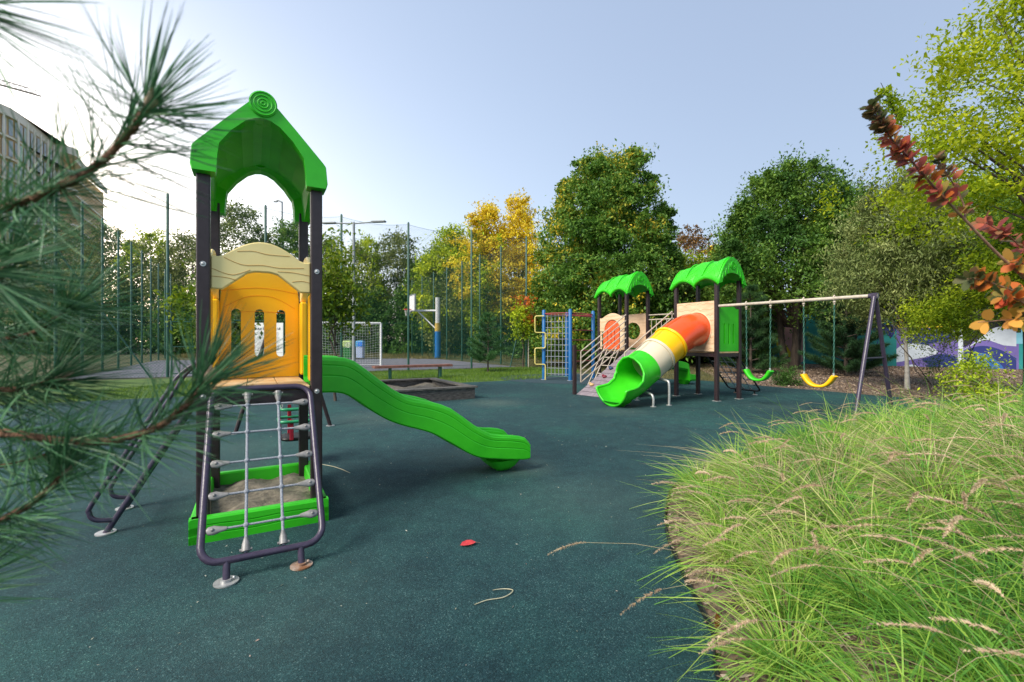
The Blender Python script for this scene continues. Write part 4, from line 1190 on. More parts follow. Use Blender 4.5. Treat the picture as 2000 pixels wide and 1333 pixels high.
LM = dict(
    dark=leafmat('dark_green_leaves', [(.010, .030, .005, 1), (.024, .062, .010, 1), (.055, .11, .016, 1)], gain=2.4),
    mid=leafmat('mid_green_leaves', [(.018, .045, .007, 1), (.05, .10, .014, 1), (.11, .17, .022, 1)], gain=2.3),
    maple=leafmat('green_leaves_some_turning', [(.012, .036, .006, 1), (.03, .075, .010, 1), (.06, .115, .016, 1), (.07, .12, .018, 1), (.42, .26, .02, 1)], scale=.5, gain=2.5),
    olive=leafmat('olive_leaves', [(.03, .042, .012, 1), (.085, .105, .03, 1), (.17, .17, .05, 1)], gain=2.2),
    ygreen=leafmat('yellow_green_leaves', [(.07, .12, .008, 1), (.20, .27, .010, 1), (.42, .44, .02, 1)], gain=1.7),
    bright=leafmat('bright_lime_leaves', [(.16, .27, .006, 1), (.36, .46, .010, 1), (.60, .62, .03, 1)], trans=.5),
    gold=leafmat('golden_leaves', [(.12, .12, .012, 1), (.48, .34, .02, 1), (.78, .50, .04, 1)], trans=.45, gain=1.9),
    brown=leafmat('russet_leaves', [(.05, .035, .018, 1), (.12, .075, .03, 1), (.25, .13, .04, 1)], gain=1.8),
    dusty=leafmat('dusty_olive_leaves', [(.035, .052, .014, 1), (.10, .13, .036, 1), (.21, .23, .08, 1)], trans=.25, gain=1.9),
    orange=leafmat('orange_red_leaves', [(.36, .03, .02, 1), (.65, .12, .03, 1), (.75, .25, .03, 1), (.30, .30, .03, 1)], trans=.4),
    needle=leafmat('pine_needles', [(.010, .034, .012, 1), (.026, .075, .022, 1), (.055, .13, .035, 1)], trans=.1, gain=2.2),
    dneedle=leafmat('dark_pine_needles', [(.006, .020, .008, 1), (.015, .042, .013, 1), (.035, .075, .02, 1)], trans=.1, gain=2.2),
)
def crown_mesh(clumps, nleaf, sig, ls, m, parent, name='crown', aspect=.5, droop=.2):
    """leaf-sized faces gathered on short sprays, so that gaps stay open between them"""
    nleaf = int(nleaf * 1.45); ls = ls * .84
    C = np.repeat(clumps[:, :3], nleaf, 0); N = len(C)
    ax = np.repeat(rdir(len(clumps), .4), nleaf, 0)
    t = rng.uniform(-1, 1, N)[:, None]
    sg = np.repeat(clumps[:, 3], nleaf)[:, None] * sig
    c = C + ax * t * sg * 1.7 + rng.normal(size=(N, 3)) * sg * np.array([.58, .58, .34])
    d = unit(ax * .6 + rdir(N) + np.array([0, 0, -droop])); nr = rdir(N, 1.5)
    l = ls * rng.uniform(.6, 1.35, N)
    v, q = leaf_quads(c, d, nr, l, l * aspect)
    return mesh_np(name, v, q, m, parent)
def profile_round(h): return math.sin(math.pi * min(1, max(0, .06 + .90 * h)) ** .85) ** .75
def profile_cone(h): return (1 - h) ** .75 * min(1, h * 6 + .55)
def profile_bush(h): return (1 - h ** 2.2) ** .6
def tree(name, label, cat, px, py, Y, topy, hwpx, base_h, lm, nc, nleaf, ls, sig=.3, prof=profile_round, trunk=.12, bark=BARK, group=None, lean=0., twig=0, lm2=None, frac2=.0, depth=1., fillin=.75, loc=None, H=None, RW=None, trunks=1, seed=None, aspect=.5, droop=.2, lobe=1.1):
    if seed is not None:
        global rng; rng = np.random.default_rng(seed)
    if loc is None: loc = Vector(((px - 1000) / F * Y, Y, 0))
    H = H or EYE - (topy - 666.5) / F * Y; RW = RW or hwpx / F * Y
    t = thing(name, label, cat, loc, 0, group)
    lob = [(rng.uniform(0, 6.28), rng.uniform(.10, .26), rng.integers(2, 5)) for _ in range(3)]
    cl = []
    while len(cl) < nc:
        h = rng.uniform(0, 1); pr = prof(h)
        if rng.uniform() > pr + .12: continue
        a = rng.uniform(0, 6.283); r = pr * (rng.uniform() ** .5 * fillin + (1 - fillin) * rng.uniform(.8, 1.15))
        r *= 1 + sum(k * math.sin(n * a + p + h * 5) for p, k, n in lob) * lobe
        z = base_h + (H - base_h) * h + rng.normal() * .15
        cl.append((lean * h * RW + RW * r * math.cos(a), RW * depth * r * math.sin(a), z, rng.uniform(.6, 1.3)))
    cl = np.array(cl)
    # limbs
    tb = MB(); tips = cl[rng.permutation(len(cl))[:max(8, min(46, nc // 6))]]
    for q in range(trunks):
        off = Vector((0, 0, 0)) if trunks == 1 else Vector((.18 * math.cos(q * 2.4), .18 * math.sin(q * 2.4), 0))
        top = H * .8; pts = [off + Vector((lean * RW * (k / 6) ** 1.5 + rng.normal() * .02 * k + off.x * k * .7, rng.normal() * .02 * k + off.y * k * .7, top * k / 6)) for k in range(7)]
        tb.tube(pts, [trunk * (1.25 if k == 0 else 1 - .8 * k / 6) for k in range(7)], 8)
    for c in tips:
        z0 = max(base_h * .75, c[2] * rng.uniform(.35, .75)); z0 = min(z0, H * .75); k = z0 / (H * .8)
        a = Vector((lean * RW * k ** 1.5, 0, z0)); b = Vector(c[:3]); m_ = a.lerp(b, .5) + Vector((0, 0, .12 * (b - a).length))
        r0 = trunk * max(.12, (1 - k)) * .45
        tb.tube([a, a.lerp(m_, .6), m_, b.lerp(m_, .4), b], [r0, r0 * .75, r0 * .55, r0 * .35, r0 * .12], 5, cap=False)
    # bare twigs poking out of the top
    for _ in range(twig):
        a_ = rng.uniform(0, 6.28); hh_ = rng.uniform(.25, .98); pr_ = prof(hh_) * .9; b = Vector((RW * pr_ * math.cos(a_), RW * depth * pr_ * math.sin(a_), base_h + (H - base_h) * hh_))
        d = Vector((math.cos(a_) * .6 + rng.normal() * .3, math.sin(a_) * .4 + rng.normal() * .2, 1)).normalized(); L_ = rng.uniform(.4, 1.0) * H * .09
        e = b + d * L_; tb.tube([b, b.lerp(e, .5) + Vector((rng.normal() * .05, 0, 0)), e], [.012, .009, .005], 4, cap=False)
        cl = np.vstack([cl, [[*(b.lerp(e, .3)), .6], [*(b.lerp(e, .75)), .38]]])
    tb.build('trunk', bark, t)
    if lm2 is not None and frac2 > 0:
        key = cl[:, 2] / H + .35 * np.sin(cl[:, 0] * 1.3 + cl[:, 1]) + rng.normal(size=len(cl)) * .1
        o = np.argsort(-key); k = int(len(cl) * frac2)
        A, B = cl[o[:k]], cl[o[k:]]
        crown_mesh(A, nleaf, sig, ls, lm2, t, aspect=aspect, droop=droop); crown_mesh(B, nleaf, sig, ls, lm, t, aspect=aspect, droop=droop)
    else: crown_mesh(cl, nleaf, sig, ls, lm, t, aspect=aspect, droop=droop)
    return t
def pine(name, label, cat, loc, H, RW, base_h, lm, whorls, per, nlen, trunk, group=None, nn_=46, bark=BARK, seed=1, cone=1.0, wid=.0022):
    """conifer: whorled rising boughs, each with short side twigs carrying needle tufts"""
    r = np.random.default_rng(seed); t = thing(name, label, cat, loc, 0, group)
    tb = MB(); tb.tube([(0, 0, 0), (.01, 0, H * .5), (0, 0, H)], [trunk, trunk * .6, trunk * .15], 7)
    V_, Q_ = [], []; cnt = 0
    cen, dirs = [], []
    for w in range(whorls):
        h = w / (whorls - 1); z = base_h + (H * .97 - base_h) * h; rad = RW * (1 - h) ** .8 * cone + .06 * RW
        for k in range(max(3, int(per * (1 - .4 * h)))):
            a = r.uniform(0, 6.28); L_ = rad * r.uniform(.7, 1.12); up = .15 + .5 * h + r.uniform(-.1, .15)
            pts = [Vector((L_ * s * math.cos(a), L_ * s * math.sin(a), z + L_ * (up * s + .25 * s * s))) for s in (0, .35, .7, 1)]
            tb.tube(pts, [trunk * .28, trunk * .2, trunk * .13, trunk * .06], 4, cap=False)
            ns = max(3, int(L_ / (nlen * .55)))
            for i in range(ns):
                s = .25 + .75 * (i + 1) / ns
                p = np.array([L_ * s * math.cos(a), L_ * s * math.sin(a), z + L_ * (up * s + .25 * s * s)])
                for side in ((0,) if i == ns - 1 else (-1, 1)):
                    dd = np.array([math.cos(a + side * 1.0), math.sin(a + side * 1.0), .45]); dd /= np.linalg.norm(dd)
                    cen.append(p + dd * nlen * .5 * abs(side)); dirs.append(dd)
    cen, dirs = np.array(cen), np.array(dirs); n = len(cen)
    C = np.repeat(cen, nn_, 0); D = np.repeat(dirs, nn_, 0); N = len(C)
    al = r.uniform(-.6, .5, N)[:, None]
    base = C + D * al * nlen; nd = unit(D * .9 + unit(r.normal(size=(N, 3))) * 1.0)
    l = nlen * r.uniform(.7, 1.15, N)[:, None]; sd = unit(np.cross(nd, r.normal(size=(N, 3)))) * wid
    v = np.stack([base - sd, base + sd, base + nd * l], 1).reshape(-1, 3)
    mesh_np('crown', v, np.arange(len(v)).reshape(-1, 3), lm, t, n=3)
    tb.build('trunk', bark, t)
    return t
# big trees and bushes, photo column / depth / crown top row / half width
T = tree
T('maple_tree', 'tall full dark green maple behind the blue climbing frame, tallest central crown', 'tree', 1187, 0, 23, 318, 162, .7, LM['maple'], 640, 120, .19, .42, twig=110, trunk=.22, seed=122, lobe=.42, fillin=.85, prof=lambda h: (1 - h) ** .34 * min(1, .85 + h * 2))
T('bushy_tree', 'broad dark green tree with wispy twigs above the swing beam', 'tree', 1545, 0, 20, 335, 162, 2.5, LM['mid'], 520, 95, .16, .40, twig=90, lobe=.8, prof=lambda h: (1 - h) ** .42, trunk=.16, seed=22, trunks=3, lm2=LM['dark'], frac2=.35)
T('bushy_tree', 'lower green tree joined to the left flank of the broad tree over the tall tower', 'tree', 1440, 0, 24, 455, 70, .4, LM['mid'], 300, 70, .19, .42, trunk=.12, seed=23)
T('olive_tree', 'dusty olive green tree on a slim pale trunk behind the A frame', 'tree', 1772, 0, 11.9, 348, 122, 1.75, LM['dusty'], 420, 105, .12, .26, twig=16, aspect=.26, droop=.8, trunk=.05, bark=PBARK, seed=24, lm2=LM['olive'], frac2=.4, prof=lambda h: (1 - h ** 1.6) ** .6 * min(1, .45 + h * 2.2))
T('leafy_tree', 'mid green tree filling the gap behind the dusty olive tree', 'tree', 1668, 0, 24, 372, 80, 2.2, LM['mid'], 300, 70, .2, .45, trunk=.12, seed=25, lm2=LM['olive'], frac2=.3)
T('leafy_tree', 'dense green tree over the painted wall behind the red leaved branch', 'tree', 1925, 0, 22, 352, 130, 2.2, LM['mid'], 480, 75, .2, .5, trunk=.16, seed=26)
T('lime_tree', 'bright lime yellow tree with dark open branches at the top right', 'tree', 2095, 0, 6.6, -190, 335, 3.2, LM['bright'], 330, 90, .085, .20, trunk=.13, twig=22, depth=.65, seed=27, fillin=.9, prof=lambda h: min(1, 1.65 * (1 - h)) * min(1, .7 + 3 * h))
T('leafy_shrub', 'yellow green shrub leaning before the painted wall', 'shrub', 1842, 0, 10.2, 588, 58, 1.4, LM['ygreen'], 80, 60, .075, .2, trunk=.02, seed=28, trunks=3)
T('thin_shrub', 'thin open green sapling in front of the purple part of the wall', 'shrub', 1835, 0, 13, 655, 30, .1, LM['mid'], 34, 34, .06, .18, trunk=.015, seed=29, trunks=2)
T('young_shrub', 'light green young shrub at the edge of the tall grass below the wall', 'shrub', 1905, 0, 6.3, 712, 46, .25, LM['ygreen'], 50, 50, .055, .14, trunk=.012, seed=30, trunks=3)
T('low_shrub', 'low round dark green bush on the mulch between the two swings', 'shrub', 1540, 0, 12.9, 733, 26, .03, LM['dark'], 50, 60, .05, .10, trunk=.012, prof=profile_bush, seed=31)
T('golden_tree', 'tall golden yellow tree behind the court, right beside the big maple', 'tree', 1012, 0, 37, 392, 52, 2.0, LM['gold'], 230, 60, .27, .5, trunk=.16, twig=12, seed=32, lm2=LM['gold'], frac2=.5)
T('golden_tree', 'golden yellow tree behind the court, left of the tallest golden one', 'tree', 945, 0, 36, 405, 50, 2.0, LM['ygreen'], 250, 60, .27, .5, trunk=.15, twig=10, seed=33, lm2=LM['gold'], frac2=.65)
T('yellowing_tree', 'spreading yellow green tree behind the basketball hoop', 'tree', 880, 0, 38, 452, 72, 1.0, LM['olive'], 300, 60, .29, .55, trunk=.16, seed=34, lm2=LM['ygreen'], frac2=.6)
T('russet_tree', 'sparse russet tree between the maple and the tall tower roof', 'tree', 1352, 0, 30, 452, 50, 1.0, LM['brown'], 120, 32, .20, .4, trunk=.12, twig=30, seed=35)
T('yellow_shrub', 'yellow orange bush peeping over the tall tower roof', 'tree', 1392, 0, 34, 487, 28, .5, LM['gold'], 60, 60, .25, .4, trunk=.1, seed=36)
T('olive_bush', 'olive green bush behind the railings of the far playset', 'tree', 1330, 0, 26, 505, 70, .2, LM['olive'], 260, 60, .22, .42, trunk=.1, seed=37, lm2=LM['ygreen'], frac2=.3)
row = [(120, 47, 440, 70, 'olive', 'olive tree behind the left fence, nearest the apartment block'), (215, 45, 447, 62, 'olive', 'pale olive tree behind the left fence under the pine branch'),
       (300, 46, 452, 62, 'ygreen', 'yellow green tree behind the left fence beside the tall fence post'), (372, 44, 448, 62, 'olive', 'grey green tree just left of the near tower posts'),
       (470, 42, 408, 75, 'dusty', 'tall grey green feathery tree framed by the roof opening of the near tower'), (565, 46, 440, 62, 'mid', 'green tree framed between the right roof leg and the cream arch'),
       (640, 47, 470, 52, 'olive', 'olive tree behind the street lamp pole'), (706, 45, 460, 56, 'ygreen', 'yellow green tree right of the street lamp pole'),
       (775, 46, 457, 60, 'olive', 'olive tree with a feathery top between the lamp arm and the hoop'), (835, 46, 500, 45, 'mid', 'dark green tree straight above the basketball backboard')]
for i, (px, Y, ty, hw_, k, lb) in enumerate(row):
    T('boundary_tree', lb, 'tree', px, 0, Y, ty, hw_, .8, LM['mid'] if k == 'mid' else LM['olive'], 210, 52, .30, .55, trunk=.15, twig=8, seed=50 + i, lm2=LM[k], frac2=.5, group='trees behind the court')
low = [(60, 44, 'left edge under the apartment block'), (160, 42, 'left side behind the braced corner post'), (250, 44, 'left side behind the receding fence posts'), (345, 42, 'behind the fence gate'), (430, 42, 'behind the left slot of the yellow panel'),
       (505, 43, 'behind the middle slot of the yellow panel'), (585, 42, 'behind the right jamb of the near tower'), (655, 42, 'behind the goal net'), (725, 43, 'behind the goal post'), (790, 42, 'behind the left side of the backboard'), (850, 43, 'behind the hoop post'), (905, 42, 'right of the hoop post'), (965, 41, 'behind the small pine'),
       (1020, 37, 'behind the red tipped sapling'), (1085, 32, 'behind the rope net'), (1150, 30, 'behind the red rungs'), (1235, 28, 'behind the porthole panel'), (1300, 28, 'behind the bridge railing'), (1400, 27, 'behind the legs of the tall tower'), (1452, 26, 'behind the green slotted panel')]
for i, (px, Y, lb) in enumerate(low):
    T('dark_shrub', 'dense dark green boundary shrub ' + lb, 'shrub', px, 0, Y, 572 + 14 * math.sin(i * 2.1), 50 * 40 / Y * (Y / 40), .0, LM['dark'], 130, 60, .30, .48, trunk=.08, prof=profile_bush, seed=80 + i, lm2=LM['dneedle'] if False else LM['mid'], frac2=.18, group='shrubs along the boundary', fillin=.9)
T('green_tree', 'fresh green tree low behind the lime tree and red branch', 'tree', 2005, 0, 9.5, 400, 85, 1.9, LM['ygreen'], 170, 60, .10, .3, trunk=.06, seed=44, lm2=LM['mid'], frac2=.5)
# pines by the swings
pine('pine_tree', 'dark green pine with a bare pale leader behind the yellow swing', 'pine tree', ((1652 - 1000) / F * 16.5, 16.5, 0), 4.4, 1.35, .15, LM['dneedle'], 11, 9, .17, .07, seed=3, nn_=60, wid=.0055)
pine('pine_tree', 'dark bushy pine behind the green swing', 'pine tree', ((1466 - 1000) / F * 17.5, 17.5, 0), 3.3, 1.15, .1, LM['dneedle'], 9, 9, .17, .06, seed=4, nn_=60, wid=.0055)
pine('pine_tree', 'dark low pine seen just left of the A frame legs', 'pine tree', ((1672 - 1000) / F * 18, 18, 0), 2.4, .9, .1, LM['dneedle'], 8, 8, .16, .05, seed=6, nn_=55, wid=.006)
pine('small_pine', 'small young pine standing on the lawn between bench and climbing frame', 'pine tree', ((953 - 1000) / F * 18.4, 18.4, 0), 2.3, .85, .42, LM['needle'], 8, 7, .15, .035, seed=8, nn_=46, wid=.005)
# saplings
T('young_maple', 'young maple with yellow green leaves right of the near tower posts', 'tree', 640, 0, 9.5, 462, 50, 1.35, LM['ygreen'], 70, 26, .13, .22, trunk=.028, seed=41, aspect_=None) if False else None
def broad_tree(label, px, Y, topy, hw_, bh, nc, nl, ls, seed, lm):
    return T('young_maple', label, 'tree', px, 0, Y, topy, hw_, bh, lm, nc, nl, ls, .24, trunk=.028, seed=seed, group=None)
YM = leafmat('young_maple_leaves', [(.05, .11, .010, 1), (.13, .22, .012, 1), (.34, .38, .02, 1)], trans=.4)
broad_tree('young maple with yellow green leaves right of the near tower posts', 655, 9.5, 468, 38, 1.5, 74, 26, .13, 41, YM)
broad_tree('young maple with lime leaves left of the near tower posts', 405, 10.5, 545, 62, 1.35, 60, 26, .13, 42, YM)
sp = T('staked_sapling', 'slim staked sapling with orange tipped leaves left of the climbing frame', 'tree', 1022, 0, 21.5, 585, 17, 1.55, LM['ygreen'], 60, 26, .15, .24, trunk=.035, seed=43, lm2=LM['orange'], frac2=.3, prof=lambda h: .9)
MB().tube([(.25, .1, 0), (.25, .1, 1.6)], .03, 6).build('stake', PBARK, sp)
# painted wall ------------------------------------------------
WA, WB = Vector((6.5, 31.0, 0)), Vector((33.0, 13.2, 0))
# the wall meets the ground at photo (1500,706) and (1950,722)
WA = Vector((11.0, 29.5, 0)); WB = Vector((34.0, 10.2, 0))
wd_ = (WB - WA).normalized(); wang = math.atan2(wd_.y, wd_.x); wlen = (WB - WA).length
wl = thing('painted_wall', 'long garden wall painted with purple, white, navy and teal wave shapes', 'wall', WA, wang)
WH = 3.0
MB().box((wlen / 2, .11, WH / 2), (wlen, .2, WH)).build('wall_body', mat('wall_teal_paint', (.010, .17, .17, 1), .8, (.016, .24, .23, 1), .6, bump=.2, bscale=30), wl)
def wpt(px, py):
    """point on the wall face under a photo pixel, in wall coordinates (metres along, metres up)"""
    k = (px - 1000) / F; s = (WA.x - k * WA.y) / (k * wd_.y - wd_.x); y = WA.y + s * wd_.y
    return s, EYE - (py - 666.5) / F * y
MC = dict(purple=(.12, .09, .29), lilac=(.30, .26, .45), white=(.44, .49, .55), navy=(.012, .022, .13), black=(.008, .008, .016), yellow=(.55, .42, .02), blue=(.02, .10, .30), sky=(.16, .40, .50), grey=(.10, .11, .09), pink=(.40, .22, .20), teal2=(.01, .10, .14))
MCM = {k: mat('mural_' + k, (*v, 1), .8, tuple(c * 1.25 for c in v) + (1,), 1.2, bump=.2, bscale=30) for k, v in MC.items()}
def mural(pts, col, lv=1):
    pl = [wpt(*p) for p in pts]
    mb = MB(); mb.add([(a, .01 - .002 * lv - .001, min(WH - .002, max(.0, b))) for a, b in pl], [tuple(range(len(pl)))]); return mb.build('mural_shape', MCM[col], wl)
def sm(pts, n=5): return [(p.x, p.y) for p in catmull([(a, b, 0) for a, b in pts], n)]
mural([(1751, 560), (1990, 560), (1990, 735), (1751, 735)], 'purple', 1)
mural([(1751, 560), (1860, 560), (1860, 641), (1751, 641)], 'yellow', 2)
mural([(1768, 642)] + sm([(1860, 640), (1862, 660), (1812, 672), (1768, 674)]), 'navy', 2)
mural(sm([(1751, 682), (1765, 673), (1785, 671), (1815, 676), (1832, 688), (1815, 696), (1780, 703), (1751, 708)]), 'white', 3)
mural(sm([(1800, 702), (1840, 692), (1870, 700), (1862, 724), (1805, 726), (1812, 712)]), 'navy', 3)
mural(sm([(1765, 714), (1785, 713), (1803, 722), (1800, 730), (1768, 730)]), 'white', 3)
mural([(1862, 560)] + [(1994, 560), (1994, 650)] + sm([(1940, 652), (1918, 658), (1900, 668), (1882, 678), (1866, 660), (1866, 620)]), 'black', 3)
mural(sm([(1886, 600), (1930, 585), (1990, 590), (1985, 606), (1940, 616), (1905, 618)]), 'grey', 4)
mural(sm([(1880, 684), (1900, 672), (1922, 655), (1945, 640), (1985, 636)]) + [(1985, 677)] + sm([(1960, 675), (1940, 668), (1925, 664), (1905, 672), (1885, 682)]), 'white', 4)
mural(sm([(1880, 686), (1915, 676), (1950, 682), (1985, 700)]) + [(1985, 730)] + sm([(1950, 726), (1915, 724), (1885, 712)]), 'navy', 4)
mural(sm([(1895, 700), (1920, 690), (1945, 704), (1960, 722), (1930, 722)]), 'blue', 5)
mural([(1873, 620), (1880, 620), (1882, 728), (1870, 728)], 'white', 5)
mural([(1985, 640), (2080, 640), (2080, 672), (1985, 672)], 'sky', 2)
mural(sm([(1690, 622), (1720, 632), (1752, 636), (1748, 648), (1740, 660), (1728, 650), (1700, 645)]), 'navy', 3)
mural(sm([(1700, 690), (1712, 672), (1716, 660), (1709, 700), (1695, 716)]), 'navy', 3)
mural([(1505, 600), (1580, 600), (1580, 622), (1505, 618)], 'sky', 2)
mural([(1500, 622), (1575, 622), (1572, 642), (1502, 642)], 'black', 2)
mural(sm([(1512, 642), (1540, 640), (1568, 650), (1570, 704), (1540, 706), (1520, 680)]), 'pink', 3)
mural(sm([(1512, 655), (1525, 660), (1545, 690), (1548, 706), (1535, 704), (1518, 680)]), 'yellow', 4)
mural(sm([(1500, 690), (1515, 688), (1524, 706), (1500, 706)]), 'blue', 4)
mural(sm([(1520, 684), (1535, 694), (1552, 706), (1540, 708), (1525, 698)]), 'navy', 5)

# ---------------------------------------------------------------- apartment block and crane
ab = thing('apartment_block', 'curved apartment block with blue glazing and round balconies at the left', 'building', (0, 0, 0))
CONC = mat('raw_concrete', (.72, .64, .50, 1), .85, (.88, .80, .66, 1), .3); OCH = mat('ochre_render', (.60, .42, .22, 1), .8, (.72, .52, .28, 1), .4)
GLS = mat('blue_glass', (.10, .34, .62, 1), .12, (.22, .50, .80, 1), .3, spec=1.)
def AB(px, Y): return Vector(((px - 1000) / F * Y, Y, 0))
# facade polyline bows towards the camera then turns away at the right-hand end
fp_ = catmull([AB(-420, 62), AB(-200, 68), AB(0, 76), AB(70, 84), AB(112, 92)], 4)
top_h = EYE + (666.5 - 262) / F * 84
nfl = 11; fh = top_h / nfl
bk_ = [p + Vector((-14, 26, 0)) for p in fp_]
mb = MB()
mb.prism([(p.x, p.y) for p in fp_] + [(p.x, p.y) for p in bk_[::-1]], (0, 0, 0), EX, EY, EZ, top_h)
mb.build('core_wall', OCH, ab)
for k in range(nfl + 1):
    z = fh * k; s_ = MB()
    o = [p + Vector((.6, -1.0, 0)) for p in fp_]
    c = fp_[-1]; rr = 2.4; ring = [(c.x + rr * math.cos(a), c.y + 1.0 + rr * math.sin(a)) for a in [-1.9 + 3.4 * i / 14 for i in range(15)]]
    s_.prism([(p.x, p.y) for p in o] + ring + [(p.x + 1, p.y) for p in bk_[::-1]], (0, 0, z - .3), EX, EY, EZ, .34 if k < nfl else 1.5)
    s_.build('floor_slab' if k < nfl else 'parapet', CONC, ab)
wi = 0
for k in range(3, nfl):
    for a, b in zip(fp_, fp_[1:]):
        d = b - a; n = Vector((d.y, -d.x, 0)).normalized()
        for q in range(2):
            p0, p1 = a + d * (q * .5 + .12), a + d * (q * .5 + .38)
            if (1000 + p1.x / p1.y * F) < -30: continue
            z0, z1 = fh * k + .35, fh * (k + 1) - .55
            W_ = MB(); X_ = (p1 - p0).normalized(); ww = (p1 - p0).length
            W_.add([p0 + n * .08 + EZ * z0, p1 + n * .08 + EZ * z0, p1 + n * .08 + EZ * z1, p0 + n * .08 + EZ * z1], [(0, 1, 2, 3)])
            wo = W_.build('window', GLS, ab)
            f_ = MB()
            for t_ in (0, .34, .67, 1): f_.tube([p0 + X_ * ww * t_ + n * .12 + EZ * z0, p0 + X_ * ww * t_ + n * .12 + EZ * z1], .06, 4)
            f_.build('window_frame', WHITE, wo)
        pc = MB(); pc.tube([a + n * .7 + EZ * fh * k, a + n * .7 + EZ * fh * (k + 1)], .16, 6); pc.build('pillar', CONC, ab)
cr = thing('tower_crane', 'lattice jib of a construction crane above the apartment block', 'crane', (0, 0, 0))
YC = 120.; j0 = P(-220, 105, YC); j1 = P(70, 185, YC + 12); CRM = mat('crane_steel', (.20, .19, .17, 1), .6)
jb = MB(); dj = (j1 - j0); n_ = 26
up = Vector((0, 0, 1.9)); sd_ = Vector((.5, 1.0, 0))
for off in (Vector(), sd_): jb.tube([j0 + off, j1 + off], .22, 5)
jb.tube([j0 + up + sd_ * .5, j0 + dj * .93 + up * .7 + sd_ * .5], .17, 5)
for i in range(n_):
    a, b = j0 + dj * i / n_, j0 + dj * (i + 1) / n_; m_ = (a + b) / 2 + up * (1 - .3 * i / n_) + sd_ * .5
    jb.tube([a, m_], .08, 4); jb.tube([m_, b], .08, 4); jb.tube([a + sd_, m_], .08, 4); jb.tube([a, b + sd_], .08, 4)
jb.build('jib', CRM, cr)
mt_ = MB(); q0 = j0 + Vector((.5, .5, 0))
for dx in (-1, 1):
    for dy in (-1, 1): mt_.tube([(q0.x + dx, q0.y + dy, 0), (q0.x + dx, q0.y + dy, q0.z + 6)], .2, 4)
for i in range(36): 
    z = i * (q0.z + 4) / 36; mt_.tube([(q0.x - 1, q0.y - 1, z), (q0.x + 1, q0.y - 1, z + 2)], .1, 4); mt_.tube([(q0.x + 1, q0.y - 1, z), (q0.x + 1, q0.y + 1, z + 2)], .1, 4)
mt_.build('mast', CRM, cr)

# ---------------------------------------------------------------- foreground pine (trunk stands just outside the left edge)
NEEDM = leafmat('long_pine_needles', [(.02, .065, .03, 1), (.07, .20, .085, 1), (.24, .44, .22, 1)], trans=.12, rough=.4, scale=6)
fpn = thing('pine_tree', 'near pine reaching in from the left with long needles and brown boughs', 'pine tree', (-1.75, .55, 0))
fo = fpn.location
def strips(base, dirs, ln, wd, curve, seg=4, face=None):
    """curved tapering strips; curve = bend vector added quadratically"""
    n = len(base); t = np.linspace(0, 1, seg + 1); pr = []
    sd = unit(np.cross(dirs, face if face is not None else rdir(n)))
    for k, s in enumerate(t):
        c = base + dirs * (ln * s)[:, None] + curve * (ln * s * s)[:, None]
        w = wd * (.75 if s == 0 else 1.0 if s < .7 else .15 if s == 1 else .7)
        pr.append((c - sd * w[:, None] / 2, c + sd * w[:, None] / 2))
    v = np.stack([x for p in pr for x in p], 1).reshape(-1, 3); m = 2 * (seg + 1)
    o = np.arange(n)[:, None, None] * m; q = np.array([[2 * k, 2 * k + 1, 2 * k + 3, 2 * k + 2] for k in range(seg)])[None]
    return v, (o + q).reshape(-1, 4)
def bough(pts, r0, r1, n_need, nlen, start=.25, spread=1.0, bud=None, sag=0.):
    global rng
    w = [P(*p) - fo for p in pts]; w = [Vector((0, 0, w[0].z - .15))] + w
    c = catmull(w, 8); m_ = len(c)
    tb = MB(); tb.tube([p + Vector((random.gauss(0, .0008), random.gauss(0, .0008), random.gauss(0, .0008))) for p in c], [r0 * 1.5 + (r1 - r0 * 1.5) * (k / (m_ - 1)) ** .7 for k in range(m_)], 9)
    bo = tb.build('bough', PINEB, fpn)
    A = np.array([tuple(p) for p in c]); T_ = unit(np.gradient(A, axis=0))
    lo_ = .02; n_need = int(n_need * (1 - lo_) / (1 - start) * .82)
    s = (lo_ + (1 - lo_) * rng.uniform(0, 1, n_need) ** .85) * (m_ - 1.001)
    s[:int(n_need * .10)] = (m_ - 1.001) * rng.uniform(.965, 1, int(n_need * .10))
    i = s.astype(int); f = (s - i)[:, None]; B = A[i] * (1 - f) + A[i + 1] * f; T = T_[i]
    rad = unit(np.cross(T, rdir(n_need)))
    th = (.62 + .30 * rng.normal(size=n_need)) * spread; th = np.clip(th, .1, 1.45)[:, None]
    # a pair of needles leaves each point
    D = unit(T * np.cos(th) + rad * np.sin(th)); ln = nlen * rng.uniform(.75, 1.1, n_need)
    cv = T * .16 + rng.normal(size=(n_need, 3)) * .07 + np.array([0, 0, -.06 - sag])
    v1, q1 = strips(B, D, ln, np.full(n_need, .0017), cv, 4)
    D2 = unit(D + rng.normal(size=D.shape) * .05); v2, q2 = strips(B, D2, ln * .97, np.full(n_need, .0017), cv, 4)
    mesh_np('needles', np.vstack([v1, v2]), np.vstack([q1, q2 + len(v1)]), NEEDM, bo)
    # papery scales along the twig
    sc = MB()
    for k in range(int(m_ * .1), m_ - 1):
        for _ in range(3):
            p = c[k].lerp(c[k + 1], random.random()); d = Vector(tuple(rdir(1)[0])) * (r1 * 1.6); tt = (c[k + 1] - c[k]).normalized()
            sc.tube([p + d * .6, p + d + tt * .006], [.0016, .0005], 4, cap=False)
    tag(sc.build('twig_scales', PINEB, bo), kind='stuff')
    if bud:
        t = (c[-1] - c[-2]).normalized(); b = MB()
        for k in range(bud):
            d = (t + Vector(tuple(rdir(1)[0])) * .35).normalized(); b.tube([c[-1], c[-1] + d * .012, c[-1] + d * .028], [.004, .0045, .0008], 7)
        b.build('bud', mat('pale_pine_bud', (.45, .30, .20, 1), .7, (.62, .48, .34, 1), 200), bo)
    return bo
rng = np.random.default_rng(5)
